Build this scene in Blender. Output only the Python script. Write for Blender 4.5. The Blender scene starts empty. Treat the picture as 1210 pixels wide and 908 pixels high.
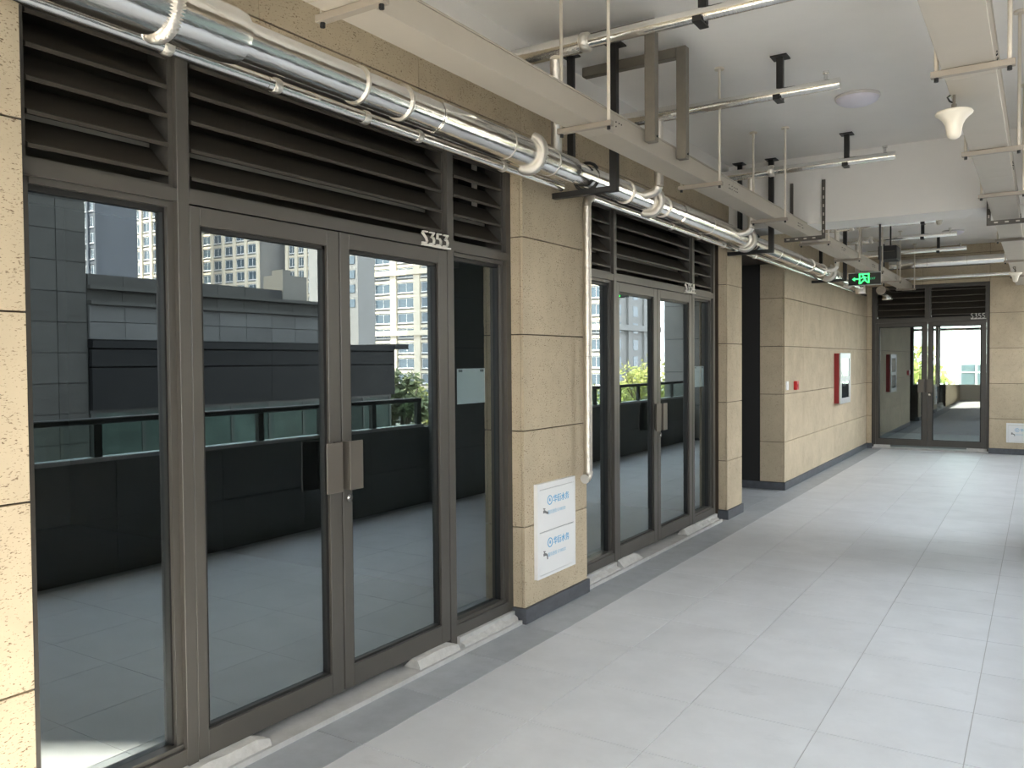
import bpy, bmesh, math, random
from mathutils import Vector, Matrix

SC = bpy.context.scene
COL = SC.collection

# ---------------------------------------------------------------- camera
def make_camera():
    yaw, pit, rol = (math.radians(a) for a in (32.53, -1.525, 0.45))
    f = Vector((-math.sin(yaw) * math.cos(pit), math.cos(yaw) * math.cos(pit), math.sin(pit)))
    r = Vector((math.cos(yaw), math.sin(yaw), 0))
    d = f.cross(r)
    c, s = math.cos(rol), math.sin(rol)
    r2, d2 = c * r + s * d, -s * r + c * d
    m = Matrix((r2, -d2, -f)).transposed().to_4x4()
    m.translation = Vector((2.815, 0.0, 1.715))
    cam = bpy.data.cameras.new('camera')
    cam.sensor_fit = 'HORIZONTAL'
    cam.sensor_width = 36.0
    cam.lens = 980.3 / 1210 * 36.0
    cam.clip_start, cam.clip_end = 0.05, 2000
    o = bpy.data.objects.new('camera', cam)
    COL.objects.link(o)
    o.matrix_world = m
    SC.camera = o
make_camera()

# ---------------------------------------------------------------- light
SUN = Vector((0.672, -0.411, 0.613)).normalized()
def make_light():
    w = bpy.data.worlds.new('sky')
    SC.world = w
    w.use_nodes = True
    nt = w.node_tree
    bg = nt.nodes['Background']
    tc = nt.nodes.new('ShaderNodeTexCoord')
    sp = nt.nodes.new('ShaderNodeSeparateXYZ')
    cr = nt.nodes.new('ShaderNodeValToRGB')
    cr.color_ramp.elements[0].position = 0.0
    cr.color_ramp.elements[0].color = (1.0, 0.985, 0.955, 1)
    cr.color_ramp.elements[1].position = 0.7
    cr.color_ramp.elements[1].color = (0.86, 0.93, 1.0, 1)
    nt.links.new(tc.outputs['Generated'], sp.inputs[0])
    nt.links.new(sp.outputs['Z'], cr.inputs[0])
    nt.links.new(cr.outputs[0], bg.inputs['Color'])
    bg.inputs['Strength'].default_value = 5.0
    s = bpy.data.lights.new('sun', 'SUN')
    s.energy = 23.0
    s.angle = math.radians(0.6)
    s.color = (1.0, 0.89, 0.71)
    o = bpy.data.objects.new('sun', s)
    COL.objects.link(o)
    o.rotation_euler = SUN.to_track_quat('Z', 'Y').to_euler()
    o.location = (20, -15, 30)
make_light()
SC.view_settings.view_transform = 'Standard'
SC.view_settings.look = 'None'
SC.view_settings.gamma = 1.0
SC.view_settings.use_curve_mapping = False
SC.view_settings.exposure = 0.95
SC.render.engine = 'CYCLES'
SC.cycles.use_denoising = True
SC.cycles.max_bounces = 12
SC.cycles.diffuse_bounces = 6
SC.cycles.glossy_bounces = 6
SC.cycles.transparent_max_bounces = 16
SC.cycles.caustics_reflective = False
SC.cycles.caustics_refractive = False

RND = random.Random(7)

# ---------------------------------------------------------------- materials
def mat(name, col, rough=0.6, metal=0.0, spec=0.5, vary=0.0, scale=8.0, bump=0.0, bscale=60.0, rand=0.0, stretch=(1, 1, 1), stain=0.0):
    m = bpy.data.materials.new(name)
    m.use_nodes = True
    nt = m.node_tree
    b = nt.nodes['Principled BSDF']
    b.inputs['Base Color'].default_value = (*col, 1)
    b.inputs['Roughness'].default_value = rough
    b.inputs['Metallic'].default_value = metal
    b.inputs['Specular IOR Level'].default_value = spec
    tc = mp = None
    if vary or bump:
        tc = nt.nodes.new('ShaderNodeTexCoord')
        mp = nt.nodes.new('ShaderNodeMapping')
        mp.inputs['Scale'].default_value = stretch
        g = nt.nodes.new('ShaderNodeNewGeometry')
        nt.links.new(g.outputs['Position'], mp.inputs['Vector'])
    colsock = None
    if vary:
        n = nt.nodes.new('ShaderNodeTexNoise')
        n.inputs['Scale'].default_value = scale
        n.inputs['Detail'].default_value = 6
        n.inputs['Roughness'].default_value = 0.65
        nt.links.new(mp.outputs[0], n.inputs['Vector'])
        mr = nt.nodes.new('ShaderNodeMapRange')
        mr.inputs['From Min'].default_value = 0.3
        mr.inputs['From Max'].default_value = 0.7
        mr.inputs['To Min'].default_value = 1 - vary
        mr.inputs['To Max'].default_value = 1 + vary
        nt.links.new(n.outputs['Fac'], mr.inputs['Value'])
        mx = nt.nodes.new('ShaderNodeVectorMath')
        mx.operation = 'SCALE'
        mx.inputs[0].default_value = col
        nt.links.new(mr.outputs[0], mx.inputs['Scale'])
        colsock = mx.outputs[0]
    if rand:
        oi = nt.nodes.new('ShaderNodeObjectInfo')
        mr = nt.nodes.new('ShaderNodeMapRange')
        mr.inputs['To Min'].default_value = 1 - rand
        mr.inputs['To Max'].default_value = 1 + rand
        nt.links.new(oi.outputs['Random'], mr.inputs['Value'])
        mx = nt.nodes.new('ShaderNodeVectorMath')
        mx.operation = 'SCALE'
        mx.inputs[0].default_value = col
        if colsock:
            nt.links.new(colsock, mx.inputs[0])
        nt.links.new(mr.outputs[0], mx.inputs['Scale'])
        colsock = mx.outputs[0]
    if stain:
        n = nt.nodes.new('ShaderNodeTexNoise')
        n.inputs['Scale'].default_value = 2.2
        n.inputs['Detail'].default_value = 7
        n.inputs['Roughness'].default_value = 0.72
        mp2 = nt.nodes.new('ShaderNodeMapping')
        mp2.inputs['Scale'].default_value = (1.0, 1.9, 1.0)
        mp2.inputs['Location'].default_value = (3.1, 0.7, 0)
        nt.links.new(g.outputs['Position'], mp2.inputs['Vector'])
        nt.links.new(mp2.outputs[0], n.inputs['Vector'])
        mr = nt.nodes.new('ShaderNodeMapRange')
        mr.inputs['From Min'].default_value = 0.60
        mr.inputs['From Max'].default_value = 0.74
        mr.inputs['To Min'].default_value = 1.0
        mr.inputs['To Max'].default_value = 1 - stain
        nt.links.new(n.outputs['Fac'], mr.inputs['Value'])
        mx = nt.nodes.new('ShaderNodeVectorMath')
        mx.operation = 'SCALE'
        nt.links.new(colsock, mx.inputs[0])
        nt.links.new(mr.outputs[0], mx.inputs['Scale'])
        colsock = mx.outputs[0]
    if colsock:
        nt.links.new(colsock, b.inputs['Base Color'])
    if bump:
        n = nt.nodes.new('ShaderNodeTexNoise')
        n.inputs['Scale'].default_value = bscale
        n.inputs['Detail'].default_value = 3
        nt.links.new(mp.outputs[0], n.inputs['Vector'])
        bp = nt.nodes.new('ShaderNodeBump')
        bp.inputs['Strength'].default_value = bump
        bp.inputs['Distance'].default_value = 0.01
        nt.links.new(n.outputs['Fac'], bp.inputs['Height'])
        nt.links.new(bp.outputs[0], b.inputs['Normal'])
    return m

def stone_mat(name, col, pit):
    """sawn travertine-like cladding: mottled tan with small slanted dark pits"""
    m = bpy.data.materials.new(name)
    m.use_nodes = True
    nt = m.node_tree
    L = nt.links.new
    b = nt.nodes['Principled BSDF']
    b.inputs['Roughness'].default_value = 0.75
    b.inputs['Specular IOR Level'].default_value = 0.3
    g = nt.nodes.new('ShaderNodeNewGeometry')
    n1 = nt.nodes.new('ShaderNodeTexNoise')
    n1.inputs['Scale'].default_value = 3.0
    n1.inputs['Detail'].default_value = 5
    L(g.outputs['Position'], n1.inputs['Vector'])
    mp = nt.nodes.new('ShaderNodeMapping')
    mp.inputs['Rotation'].default_value = (math.radians(35), math.radians(35), 0)
    mp.inputs['Scale'].default_value = (1.0, 0.55, 1.3)
    L(g.outputs['Position'], mp.inputs['Vector'])
    n2 = nt.nodes.new('ShaderNodeTexNoise')
    n2.inputs['Scale'].default_value = 140.0
    n2.inputs['Detail'].default_value = 2.5
    n2.inputs['Roughness'].default_value = 0.6
    L(mp.outputs[0], n2.inputs['Vector'])
    n3 = nt.nodes.new('ShaderNodeTexNoise')
    n3.inputs['Scale'].default_value = 14.0
    L(g.outputs['Position'], n3.inputs['Vector'])
    ad = nt.nodes.new('ShaderNodeMath')
    ad.operation = 'MULTIPLY_ADD'
    L(n3.outputs['Fac'], ad.inputs[0])
    ad.inputs[1].default_value = 0.22
    L(n2.outputs['Fac'], ad.inputs[2])
    cr = nt.nodes.new('ShaderNodeValToRGB')
    cr.color_ramp.elements[0].position = 0.70
    cr.color_ramp.elements[0].color = (0, 0, 0, 1)
    cr.color_ramp.elements[1].position = 0.80
    cr.color_ramp.elements[1].color = (1, 1, 1, 1)
    L(ad.outputs[0], cr.inputs[0])
    mr = nt.nodes.new('ShaderNodeMapRange')
    mr.inputs['From Min'].default_value = 0.3
    mr.inputs['From Max'].default_value = 0.7
    mr.inputs['To Min'].default_value = 0.9
    mr.inputs['To Max'].default_value = 1.08
    L(n1.outputs['Fac'], mr.inputs['Value'])
    oi = nt.nodes.new('ShaderNodeObjectInfo')
    mr2 = nt.nodes.new('ShaderNodeMapRange')
    mr2.inputs['To Min'].default_value = 0.95
    mr2.inputs['To Max'].default_value = 1.04
    L(oi.outputs['Random'], mr2.inputs['Value'])
    mm = nt.nodes.new('ShaderNodeMath')
    mm.operation = 'MULTIPLY'
    L(mr.outputs[0], mm.inputs[0])
    L(mr2.outputs[0], mm.inputs[1])
    vs = nt.nodes.new('ShaderNodeVectorMath')
    vs.operation = 'SCALE'
    vs.inputs[0].default_value = col
    L(mm.outputs[0], vs.inputs['Scale'])
    mx = nt.nodes.new('ShaderNodeMix')
    mx.data_type = 'RGBA'
    L(cr.outputs[0], mx.inputs['Factor'])
    L(vs.outputs[0], mx.inputs['A'])
    mx.inputs['B'].default_value = (*pit, 1)
    L(mx.outputs['Result'], b.inputs['Base Color'])
    bp = nt.nodes.new('ShaderNodeBump')
    bp.inputs['Strength'].default_value = 0.25
    bp.inputs['Distance'].default_value = 0.004
    bp.invert = True
    L(cr.outputs[0], bp.inputs['Height'])
    L(bp.outputs[0], b.inputs['Normal'])
    return m

def glass_mat(name, f0, refl, tint, rough=0.0):
    m = bpy.data.materials.new(name)
    m.use_nodes = True
    nt = m.node_tree
    L = nt.links.new
    out = nt.nodes['Material Output']
    nt.nodes.remove(nt.nodes['Principled BSDF'])
    tr = nt.nodes.new('ShaderNodeBsdfTransparent')
    tr.inputs['Color'].default_value = (*tint, 1)
    gl = nt.nodes.new('ShaderNodeBsdfGlossy')
    gl.inputs['Color'].default_value = (*refl, 1)
    gl.inputs['Roughness'].default_value = rough
    lw = nt.nodes.new('ShaderNodeLayerWeight')
    lw.inputs['Blend'].default_value = 0.5
    pw = nt.nodes.new('ShaderNodeMath')
    pw.operation = 'POWER'
    pw.inputs[1].default_value = 5
    L(lw.outputs['Facing'], pw.inputs[0])
    ma = nt.nodes.new('ShaderNodeMath')
    ma.operation = 'MULTIPLY_ADD'
    ma.inputs[1].default_value = 1 - f0
    ma.inputs[2].default_value = f0
    L(pw.outputs[0], ma.inputs[0])
    g = nt.nodes.new('ShaderNodeNewGeometry')
    inv = nt.nodes.new('ShaderNodeMath')
    inv.operation = 'SUBTRACT'
    inv.inputs[0].default_value = 1.0
    L(g.outputs['Backfacing'], inv.inputs[1])
    mu = nt.nodes.new('ShaderNodeMath')
    mu.operation = 'MULTIPLY'
    L(ma.outputs[0], mu.inputs[0])
    L(inv.outputs[0], mu.inputs[1])
    mx = nt.nodes.new('ShaderNodeMixShader')
    L(mu.outputs[0], mx.inputs[0])
    L(tr.outputs[0], mx.inputs[1])
    L(gl.outputs[0], mx.inputs[2])
    L(mx.outputs[0], out.inputs['Surface'])
    return m

def emit_mat(name, col, s):
    m = mat(name, col, 0.5)
    b = m.node_tree.nodes['Principled BSDF']
    b.inputs['Emission Color'].default_value = (*col, 1)
    b.inputs['Emission Strength'].default_value = s
    return m

M = dict(
    stone=stone_mat('tan_stone', (0.55, 0.465, 0.335), (0.18, 0.125, 0.08)),
    joint=mat('dark_joint', (0.055, 0.04, 0.028), 0.9),
    tile=mat('floor_tile', (0.63, 0.645, 0.67), 0.48, spec=0.4, vary=0.07, scale=2.6, rand=0.025, bump=0.03, bscale=220, stain=0.16),
    grout=mat('grout', (0.42, 0.42, 0.42), 0.9),
    border=mat('dark_floor_tile', (0.39, 0.415, 0.445), 0.5, spec=0.4, vary=0.1, scale=6, rand=0.05),
    skirt=mat('slate_skirting', (0.085, 0.093, 0.108), 0.45, vary=0.22, scale=14, stretch=(1, 0.4, 1)),
    paint=mat('white_paint', (0.87, 0.85, 0.82), 0.8, vary=0.03, scale=1.2),
    tray=mat('tray_paint', (0.50, 0.455, 0.39), 0.5, vary=0.04, scale=3),
    rod=mat('rod_sleeve', (0.72, 0.66, 0.57), 0.55),
    bar=mat('tray_bar', (0.34, 0.30, 0.25), 0.5),
    foil=mat('foil', (0.91, 0.895, 0.86), 0.17, metal=1.0, bump=0.12, bscale=55, stretch=(1, 0.25, 1)),
    foildull=mat('dull_foil', (0.66, 0.62, 0.56), 0.34, metal=1.0, bump=0.5, bscale=90),
    foilrough=mat('crinkled_foil', (0.88, 0.84, 0.78), 0.3, metal=1.0, bump=0.6, bscale=110),
    black=mat('black_steel', (0.018, 0.018, 0.018), 0.45),
    steel=mat('brown_steel', (0.19, 0.17, 0.14), 0.5, vary=0.1, scale=10),
    slotted=mat('slotted_angle', (0.10, 0.09, 0.078), 0.5),
    frame=mat('bronze_frame', (0.072, 0.067, 0.060), 0.38, spec=0.5, vary=0.04, scale=6),
    seal=mat('black_seal', (0.012, 0.012, 0.012), 0.5),
    slat=mat('louvre_paint', (0.045, 0.039, 0.031), 0.5),
    handle=mat('handle_metal', (0.125, 0.112, 0.097), 0.35, metal=0.25),
    chrome=mat('chrome', (0.75, 0.74, 0.72), 0.18, metal=1.0),
    glass=glass_mat('coated_glass', 0.245, (0.84, 0.95, 1.0), (0.82, 0.87, 0.875)),
    clear=glass_mat('clear_glass', 0.06, (0.95, 1.0, 0.98), (0.80, 0.87, 0.84)),
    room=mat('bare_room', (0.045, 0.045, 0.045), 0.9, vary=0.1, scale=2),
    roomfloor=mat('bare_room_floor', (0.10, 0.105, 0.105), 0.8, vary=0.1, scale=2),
    pale=mat('pale_trim', (0.62, 0.58, 0.52), 0.7),
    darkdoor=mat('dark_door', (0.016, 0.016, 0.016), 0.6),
    mortar=mat('mortar', (0.52, 0.515, 0.50), 0.85, vary=0.12, scale=22, bump=0.3, bscale=70),
    sill=mat('concrete_sill', (0.50, 0.50, 0.495), 0.8, vary=0.12, scale=9),
    white=mat('white_enamel', (0.86, 0.87, 0.88), 0.35),
    ink_blue=mat('blue_print', (0.10, 0.42, 0.70), 0.5),
    ink_pale=mat('pale_blue_print', (0.50, 0.66, 0.78), 0.5),
    ink_grey=mat('grey_print', (0.18, 0.19, 0.2), 0.5),
    line=mat('panel_line', (0.42, 0.43, 0.45), 0.5),
    paper=mat('paper', (0.82, 0.86, 0.88), 0.8),
    red=mat('red_paint', (0.36, 0.022, 0.028), 0.4),
    redbtn=mat('red_plastic', (0.55, 0.02, 0.025), 0.35),
    alu=mat('brushed_aluminium', (0.66, 0.67, 0.68), 0.4, metal=0.4),
    cabglass=glass_mat('cabinet_glass', 0.08, (1, 1, 1), (0.55, 0.58, 0.6)),
    cabin=mat('cabinet_inside', (0.16, 0.19, 0.21), 0.7),
    cream=mat('cream_label', (0.85, 0.80, 0.62), 0.6),
    pink=mat('pink_paper', (0.85, 0.68, 0.66), 0.6),
    lampbase=mat('lamp_rim', (0.62, 0.6, 0.6), 0.4),
    diffuser=mat('lamp_diffuser', (0.74, 0.72, 0.82), 0.35),
    antenna=mat('antenna_plastic', (0.86, 0.80, 0.68), 0.4),
    number=mat('number_metal', (0.80, 0.78, 0.73), 0.4),
    sign=mat('sign_face', (0.012, 0.013, 0.012), 0.3),
    signrim=mat('sign_rim', (0.42, 0.43, 0.43), 0.35, metal=0.6),
    green=emit_mat('green_light', (0.06, 0.95, 0.22), 1.1),
    greendim=emit_mat('green_light_dim', (0.05, 0.5, 0.2), 0.45),
    parapet=mat('parapet_dark_stone', (0.105, 0.11, 0.108), 0.6, vary=0.08, scale=3),
    colstone=mat('dark_column_stone', (0.12, 0.125, 0.125), 0.6, vary=0.06, scale=3),
    rail=mat('rail_paint', (0.035, 0.037, 0.036), 0.4),
    channel=mat('rail_channel', (0.55, 0.57, 0.6), 0.4, metal=0.3),
    greystone=mat('grey_cladding', (0.05, 0.05, 0.046), 0.7, spec=0.15, vary=0.12, scale=1.5, rand=0.10),
    pierstone=mat('grey_pier_stone', (0.27, 0.265, 0.245), 0.7, vary=0.08, scale=3),
    palestone=mat('pale_grey_cladding', (0.085, 0.087, 0.085), 0.7, spec=0.15, vary=0.12, scale=1.5, rand=0.14),
    greydark=mat('grey_cladding_joint', (0.03, 0.03, 0.03), 0.9),
    metalband=mat('dark_metal_band', (0.009, 0.0095, 0.01), 0.55, spec=0.15, rand=0.05),
    shopglass=glass_mat('shop_glass', 0.12, (0.85, 1.0, 0.95), (0.5, 0.58, 0.56)),
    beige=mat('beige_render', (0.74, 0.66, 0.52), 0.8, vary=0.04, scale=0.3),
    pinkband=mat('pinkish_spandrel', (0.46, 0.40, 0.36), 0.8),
    concrete=mat('concrete_and_shade_grey', (0.24, 0.235, 0.225), 0.8, vary=0.06, scale=0.4),  # stair tower concrete, also shade coloured into the beige towers' sides
    bluegrey=mat('blue_grey_and_shade', (0.085, 0.095, 0.11), 0.8),  # blue-grey tower colour, also shade coloured into one beige tower's side
    winglass=mat('window_glass', (0.09, 0.13, 0.16), 0.06, spec=1.0),
    winwhite=mat('window_frame', (0.78, 0.78, 0.76), 0.5),
    shopwin=mat('dark_shop_window', (0.035, 0.05, 0.045), 0.35, spec=0.2, vary=0.6, scale=1.2, rand=0.5),
    upstand=mat('weathered_stone', (0.15, 0.145, 0.13), 0.8, spec=0.2),
    bark=mat('bark', (0.12, 0.09, 0.06), 0.9),
    leaf=mat('leaf_yellow_green', (0.24, 0.26, 0.055), 0.6, vary=0.35, scale=3),
    leafdark=mat('leaf_green', (0.10, 0.13, 0.045), 0.6, vary=0.35, scale=3),
    street=mat('street', (0.20, 0.20, 0.20), 0.9, vary=0.1, scale=0.4),
    render=mat('white_render', (0.80, 0.80, 0.78), 0.8),
)

# ---------------------------------------------------------------- mesh helpers
class MB:
    def __init__(s):
        s.v, s.f, s.sm = [], [], []
    def add(s, vs, fs, smooth=False):
        k = len(s.v)
        s.v += [tuple(p) for p in vs]
        s.f += [tuple(i + k for i in f) for f in fs]
        s.sm += [smooth] * len(fs)
        return s
    def box(s, x0, x1, y0, y1, z0, z1):
        x0, x1 = min(x0, x1), max(x0, x1)
        y0, y1 = min(y0, y1), max(y0, y1)
        z0, z1 = min(z0, z1), max(z0, z1)
        vs = [(x0, y0, z0), (x1, y0, z0), (x1, y1, z0), (x0, y1, z0), (x0, y0, z1), (x1, y0, z1), (x1, y1, z1), (x0, y1, z1)]
        return s.add(vs, [(0, 3, 2, 1), (4, 5, 6, 7), (0, 1, 5, 4), (1, 2, 6, 5), (2, 3, 7, 6), (3, 0, 4, 7)])
    def bevbox(s, x0, x1, y0, y1, z0, z1, b=0.004):
        bm = bmesh.new()
        bmesh.ops.create_cube(bm, size=1.0)
        for v in bm.verts:
            v.co = ((x0 + x1) / 2 + v.co.x * abs(x1 - x0), (y0 + y1) / 2 + v.co.y * abs(y1 - y0), (z0 + z1) / 2 + v.co.z * abs(z1 - z0))
        bmesh.ops.bevel(bm, geom=bm.edges[:], offset=b, segments=1, affect='EDGES')
        bm.verts.index_update()
        s.add([v.co.copy() for v in bm.verts], [[v.index for v in f.verts] for f in bm.faces])
        bm.free()
        return s
    def tube(s, pts, r, n=16, cap=True, rad=None):
        """round tube along a polyline (parallel-transport frames)"""
        pts = [Vector(p) for p in pts]
        T = []
        for i in range(len(pts)):
            a = pts[max(i - 1, 0)]
            b = pts[min(i + 1, len(pts) - 1)]
            T.append((b - a).normalized())
        u = T[0].orthogonal().normalized()
        vs = []
        for i, p in enumerate(pts):
            if i:
                u = (u - T[i] * u.dot(T[i])).normalized()
            w = T[i].cross(u)
            rr = rad[i] if rad else r
            for k in range(n):
                a = 2 * math.pi * k / n
                vs.append(p + (u * math.cos(a) + w * math.sin(a)) * rr)
        fs = []
        for i in range(len(pts) - 1):
            for k in range(n):
                fs.append((i * n + k, i * n + (k + 1) % n, (i + 1) * n + (k + 1) % n, (i + 1) * n + k))
        s.add(vs, fs, True)
        if cap:
            k = len(s.v)
            s.v += [tuple(v) for v in vs[:n]] + [tuple(v) for v in vs[-n:]]
            s.f += [tuple(range(k + n - 1, k - 1, -1)), tuple(range(k + n, k + 2 * n))]
            s.sm += [False, False]
        return s
    def lathe(s, c, prof, n=24):
        """prof: list of (radius, z) about vertical axis at c"""
        vs = []
        for r, z in prof:
            for k in range(n):
                a = 2 * math.pi * k / n
                vs.append((c[0] + r * math.cos(a), c[1] + r * math.sin(a), c[2] + z))
        fs = []
        for i in range(len(prof) - 1):
            for k in range(n):
                fs.append((i * n + k, i * n + (k + 1) % n, (i + 1) * n + (k + 1) % n, (i + 1) * n + k))
        return s.add(vs, fs, True)
    def prism(s, poly, axis, a0, a1):
        """extrude polygon: axis 1 -> poly is (x,z) along y; axis 0 -> poly is (y,z) along x; axis 2 -> (x,y) along z"""
        n = len(poly)
        def P(q, a):
            return (q[0], a, q[1]) if axis == 1 else ((a, q[0], q[1]) if axis == 0 else (q[0], q[1], a))
        vs = [P(q, a0) for q in poly] + [P(q, a1) for q in poly]
        fs = [tuple(range(n)), tuple(range(2 * n - 1, n - 1, -1))]
        for i in range(n):
            j = (i + 1) % n
            fs.append((i, n + i, n + j, j))
        return s.add(vs, fs)
    def mesh(s, name, m, off=(0, 0, 0)):
        me = bpy.data.meshes.new(name)
        me.from_pydata([(v[0] - off[0], v[1] - off[1], v[2] - off[2]) for v in s.v], [], s.f)
        me.polygons.foreach_set('use_smooth', s.sm)
        bm = bmesh.new()
        bm.from_mesh(me)
        bmesh.ops.recalc_face_normals(bm, faces=bm.faces)
        bm.to_mesh(me)
        bm.free()
        me.materials.append(m)
        me.update()
        return me

def wloc(o):
    v = Vector((0, 0, 0))
    while o:
        v += o.location
        o = o.parent
    return v

def link(name, me, parent=None, loc=(0, 0, 0)):
    o = bpy.data.objects.new(name, me)
    COL.objects.link(o)
    o.location = loc
    if parent:
        o.parent = parent
    return o

def part(name, mb, m, parent=None, label=None):
    """mb in world coordinates"""
    off = wloc(parent) if parent else (0, 0, 0)
    o = link(name, mb.mesh(name, m, off), parent)
    if label:
        o['label'] = label
    return o

def tag(o, label, cat, group=None):
    o['label'] = label
    o['category'] = cat
    if group:
        o['group'] = group
    return o

def thing(name, label, cat, loc=(0, 0, 0), group=None):
    return tag(link(name, None, None, loc), label, cat, group)

def struct(name, mb, m):
    o = part(name, mb, m)
    o['kind'] = 'structure'
    return o

def solo(name, mb, m, label, cat, group=None):
    """one-mesh thing with its origin at its base centre"""
    xs, ys, zs = zip(*mb.v)
    c = ((min(xs) + max(xs)) / 2, (min(ys) + max(ys)) / 2, min(zs))
    o = link(name, mb.mesh(name, m, c), None, c)
    return tag(o, label, cat, group)

def copy_tree(o, loc=None, label=None):
    def rec(a, par):
        c = a.copy()
        COL.objects.link(c)
        c.parent = par
        for ch in list(a.children):
            rec(ch, c)
        return c
    c = rec(o, None)
    if loc is not None:
        c.location = loc
    if label:
        c['label'] = label
    return c

_cache = {}
def piece(name, dims, m, parent, loc, bev=0.0):
    """a box of given dims centred on loc; alike pieces share one mesh"""
    key = (name, tuple(round(d, 3) for d in dims), m.name)
    if key not in _cache:
        a, b, c = (d / 2 for d in dims)
        mb = MB()
        if bev:
            mb.bevbox(-a, a, -b, b, -c, c, bev)
        else:
            mb.box(-a, a, -b, b, -c, c)
        _cache[key] = mb.mesh(name, m)
    return link(name, _cache[key], parent, Vector(loc) - wloc(parent))

def text_mesh(name, body, size, m, parent, origin, udir, depth=0.0015, align='LEFT', sx=1.0):
    """flat print: text whose baseline runs along udir ('y' on a wall facing +x, 'x' on a wall facing -y)"""
    cu = bpy.data.curves.new(name, 'FONT')
    cu.body = body
    cu.size = size
    cu.extrude = depth
    cu.align_x = align
    cu.resolution_u = 3
    t = bpy.data.objects.new(name, cu)
    COL.objects.link(t)
    dg = bpy.context.evaluated_depsgraph_get()
    me = bpy.data.meshes.new_from_object(t.evaluated_get(dg))
    bpy.data.objects.remove(t)
    if udir == 'y':
        R = Matrix(((0, 0, 1), (sx, 0, 0), (0, 1, 0))).to_4x4()
    else:
        R = Matrix(((sx, 0, 0), (0, 0, -1), (0, 1, 0))).to_4x4()
    me.transform(R)
    me.materials.clear()
    me.materials.append(m)
    return link(name, me, parent, Vector(origin) - wloc(parent))

STONE_W = 1.045
ROWS = [0.10, 0.632, 1.262, 1.893, 2.525, 3.157, 3.617]
GAP = 0.007

# ---------------------------------------------------------------- the setting: floor
floor = struct('floor', MB().box(-2.2, 3.27, -6, 17.25, -0.3, -0.004), M['grout'])
colx = [0.257, 0.765, 1.352, 1.952, 2.552, 3.152]
rows = [2.735 + 0.6008 * k for k in range(-5, 25)]
for j in range(len(rows) - 1):
    y0, y1 = rows[j], min(rows[j + 1], 17.13)
    for i in range(len(colx) - 1):
        w, l = colx[i + 1] - colx[i] - 0.005, y1 - y0 - 0.005
        piece('tile', (w, l, 0.012), M['tile'], floor, ((colx[i] + colx[i + 1]) / 2, (y0 + y1) / 2, -0.006))
    piece('border_tile', (0.257 + 0.03 - 0.005, y1 - y0 - 0.005, 0.012), M['border'], floor, (0.257 / 2 - 0.015, (y0 + y1) / 2, -0.006))
    piece('edge_tile', (0.095, y1 - y0 - 0.005, 0.012), M['border'], floor, (3.20, (y0 + y1) / 2, -0.006))
for j in range(10):                                     # behind the viewpoint
    y1 = rows[0] - 0.6008 * j
    piece('tile', (2.89, 0.598, 0.012), M['tile'], floor, (1.705, y1 - 0.3, -0.006))
    piece('border_tile', (0.284, 0.598, 0.012), M['border'], floor, (0.1135, y1 - 0.3, -0.006))
for i in range(3):                                      # recess floor
    for k in range(3):
        piece('border_tile', (0.6, 0.597, 0.012), M['border'], floor, (-0.335 - 0.603 * i, 9.555 + 0.6 * k, -0.006))

# ---------------------------------------------------------------- left wall
wl = MB()
wl.box(-0.30, -0.036, -6, 1.455, 0, 3.78)
wl.box(-0.30, -0.036, 4.597, 5.455, 0, 3.10).box(-0.30, -0.116, 4.575, 4.597, 0, 3.10)
wl.box(-0.30, -0.036, 8.742, 9.235, 0, 3.78).box(-0.30, -0.116, 8.72, 8.742, 0, 3.10)
wl.box(-0.30, -0.036, 1.455, 4.575, 3.09, 3.78)
wl.box(-0.30, -0.036, 4.575, 5.455, 3.10, 3.78)
wl.box(-0.30, -0.036, 5.455, 8.72, 3.09, 3.78)
wl.box(-2.2, -0.036, 9.235, 11.08, 2.98, 3.78)
wl.box(-2.2, -0.036, 11.085, 17.13, 0, 3.78)
wl.box(-0.30, -0.115, 1.40, 1.4405, 0, 3.09)
wall_left = struct('wall_left', wl, M['joint'])

def clad_x(y0, y1, z0, z1, ys=None, zrows=ROWS, parent=None, x=-0.015):
    """stone panels on a face looking along +x"""
    parent = parent or wall_left
    if ys is None:
        n = max(1, round((y1 - y0) / STONE_W))
        ys = [y0 + (y1 - y0) * k / n for k in range(n + 1)]
    zs = [z0] + [z for z in zrows if z0 + 0.05 < z < z1 - 0.05] + [z1]
    for a, b in zip(zs, zs[1:]):
        for c, d in zip(ys, ys[1:]):
            g0 = 0.0015
            piece('stone_panel', (0.02, d - c - 2 * g0, b - a - GAP), M['stone'], parent,
                  (x - 0.01, (c + d) / 2, (a + b) / 2), 0.0015)

def clad_y(x0, x1, z0, z1, y, parent=None, xs=None, zrows=ROWS):
    """stone panels on a face looking along -y"""
    parent = parent or wall_left
    if xs is None:
        xs = [x0, x1]
    zs = [z0] + [z for z in zrows if z0 + 0.05 < z < z1 - 0.05] + [z1]
    for a, b in zip(zs, zs[1:]):
        for c, d in zip(xs, xs[1:]):
            piece('stone_panel', (d - c - 0.005, 0.02, b - a - GAP), M['stone'], parent, ((c + d) / 2, y + 0.01, (a + b) / 2), 0.0015)

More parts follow.
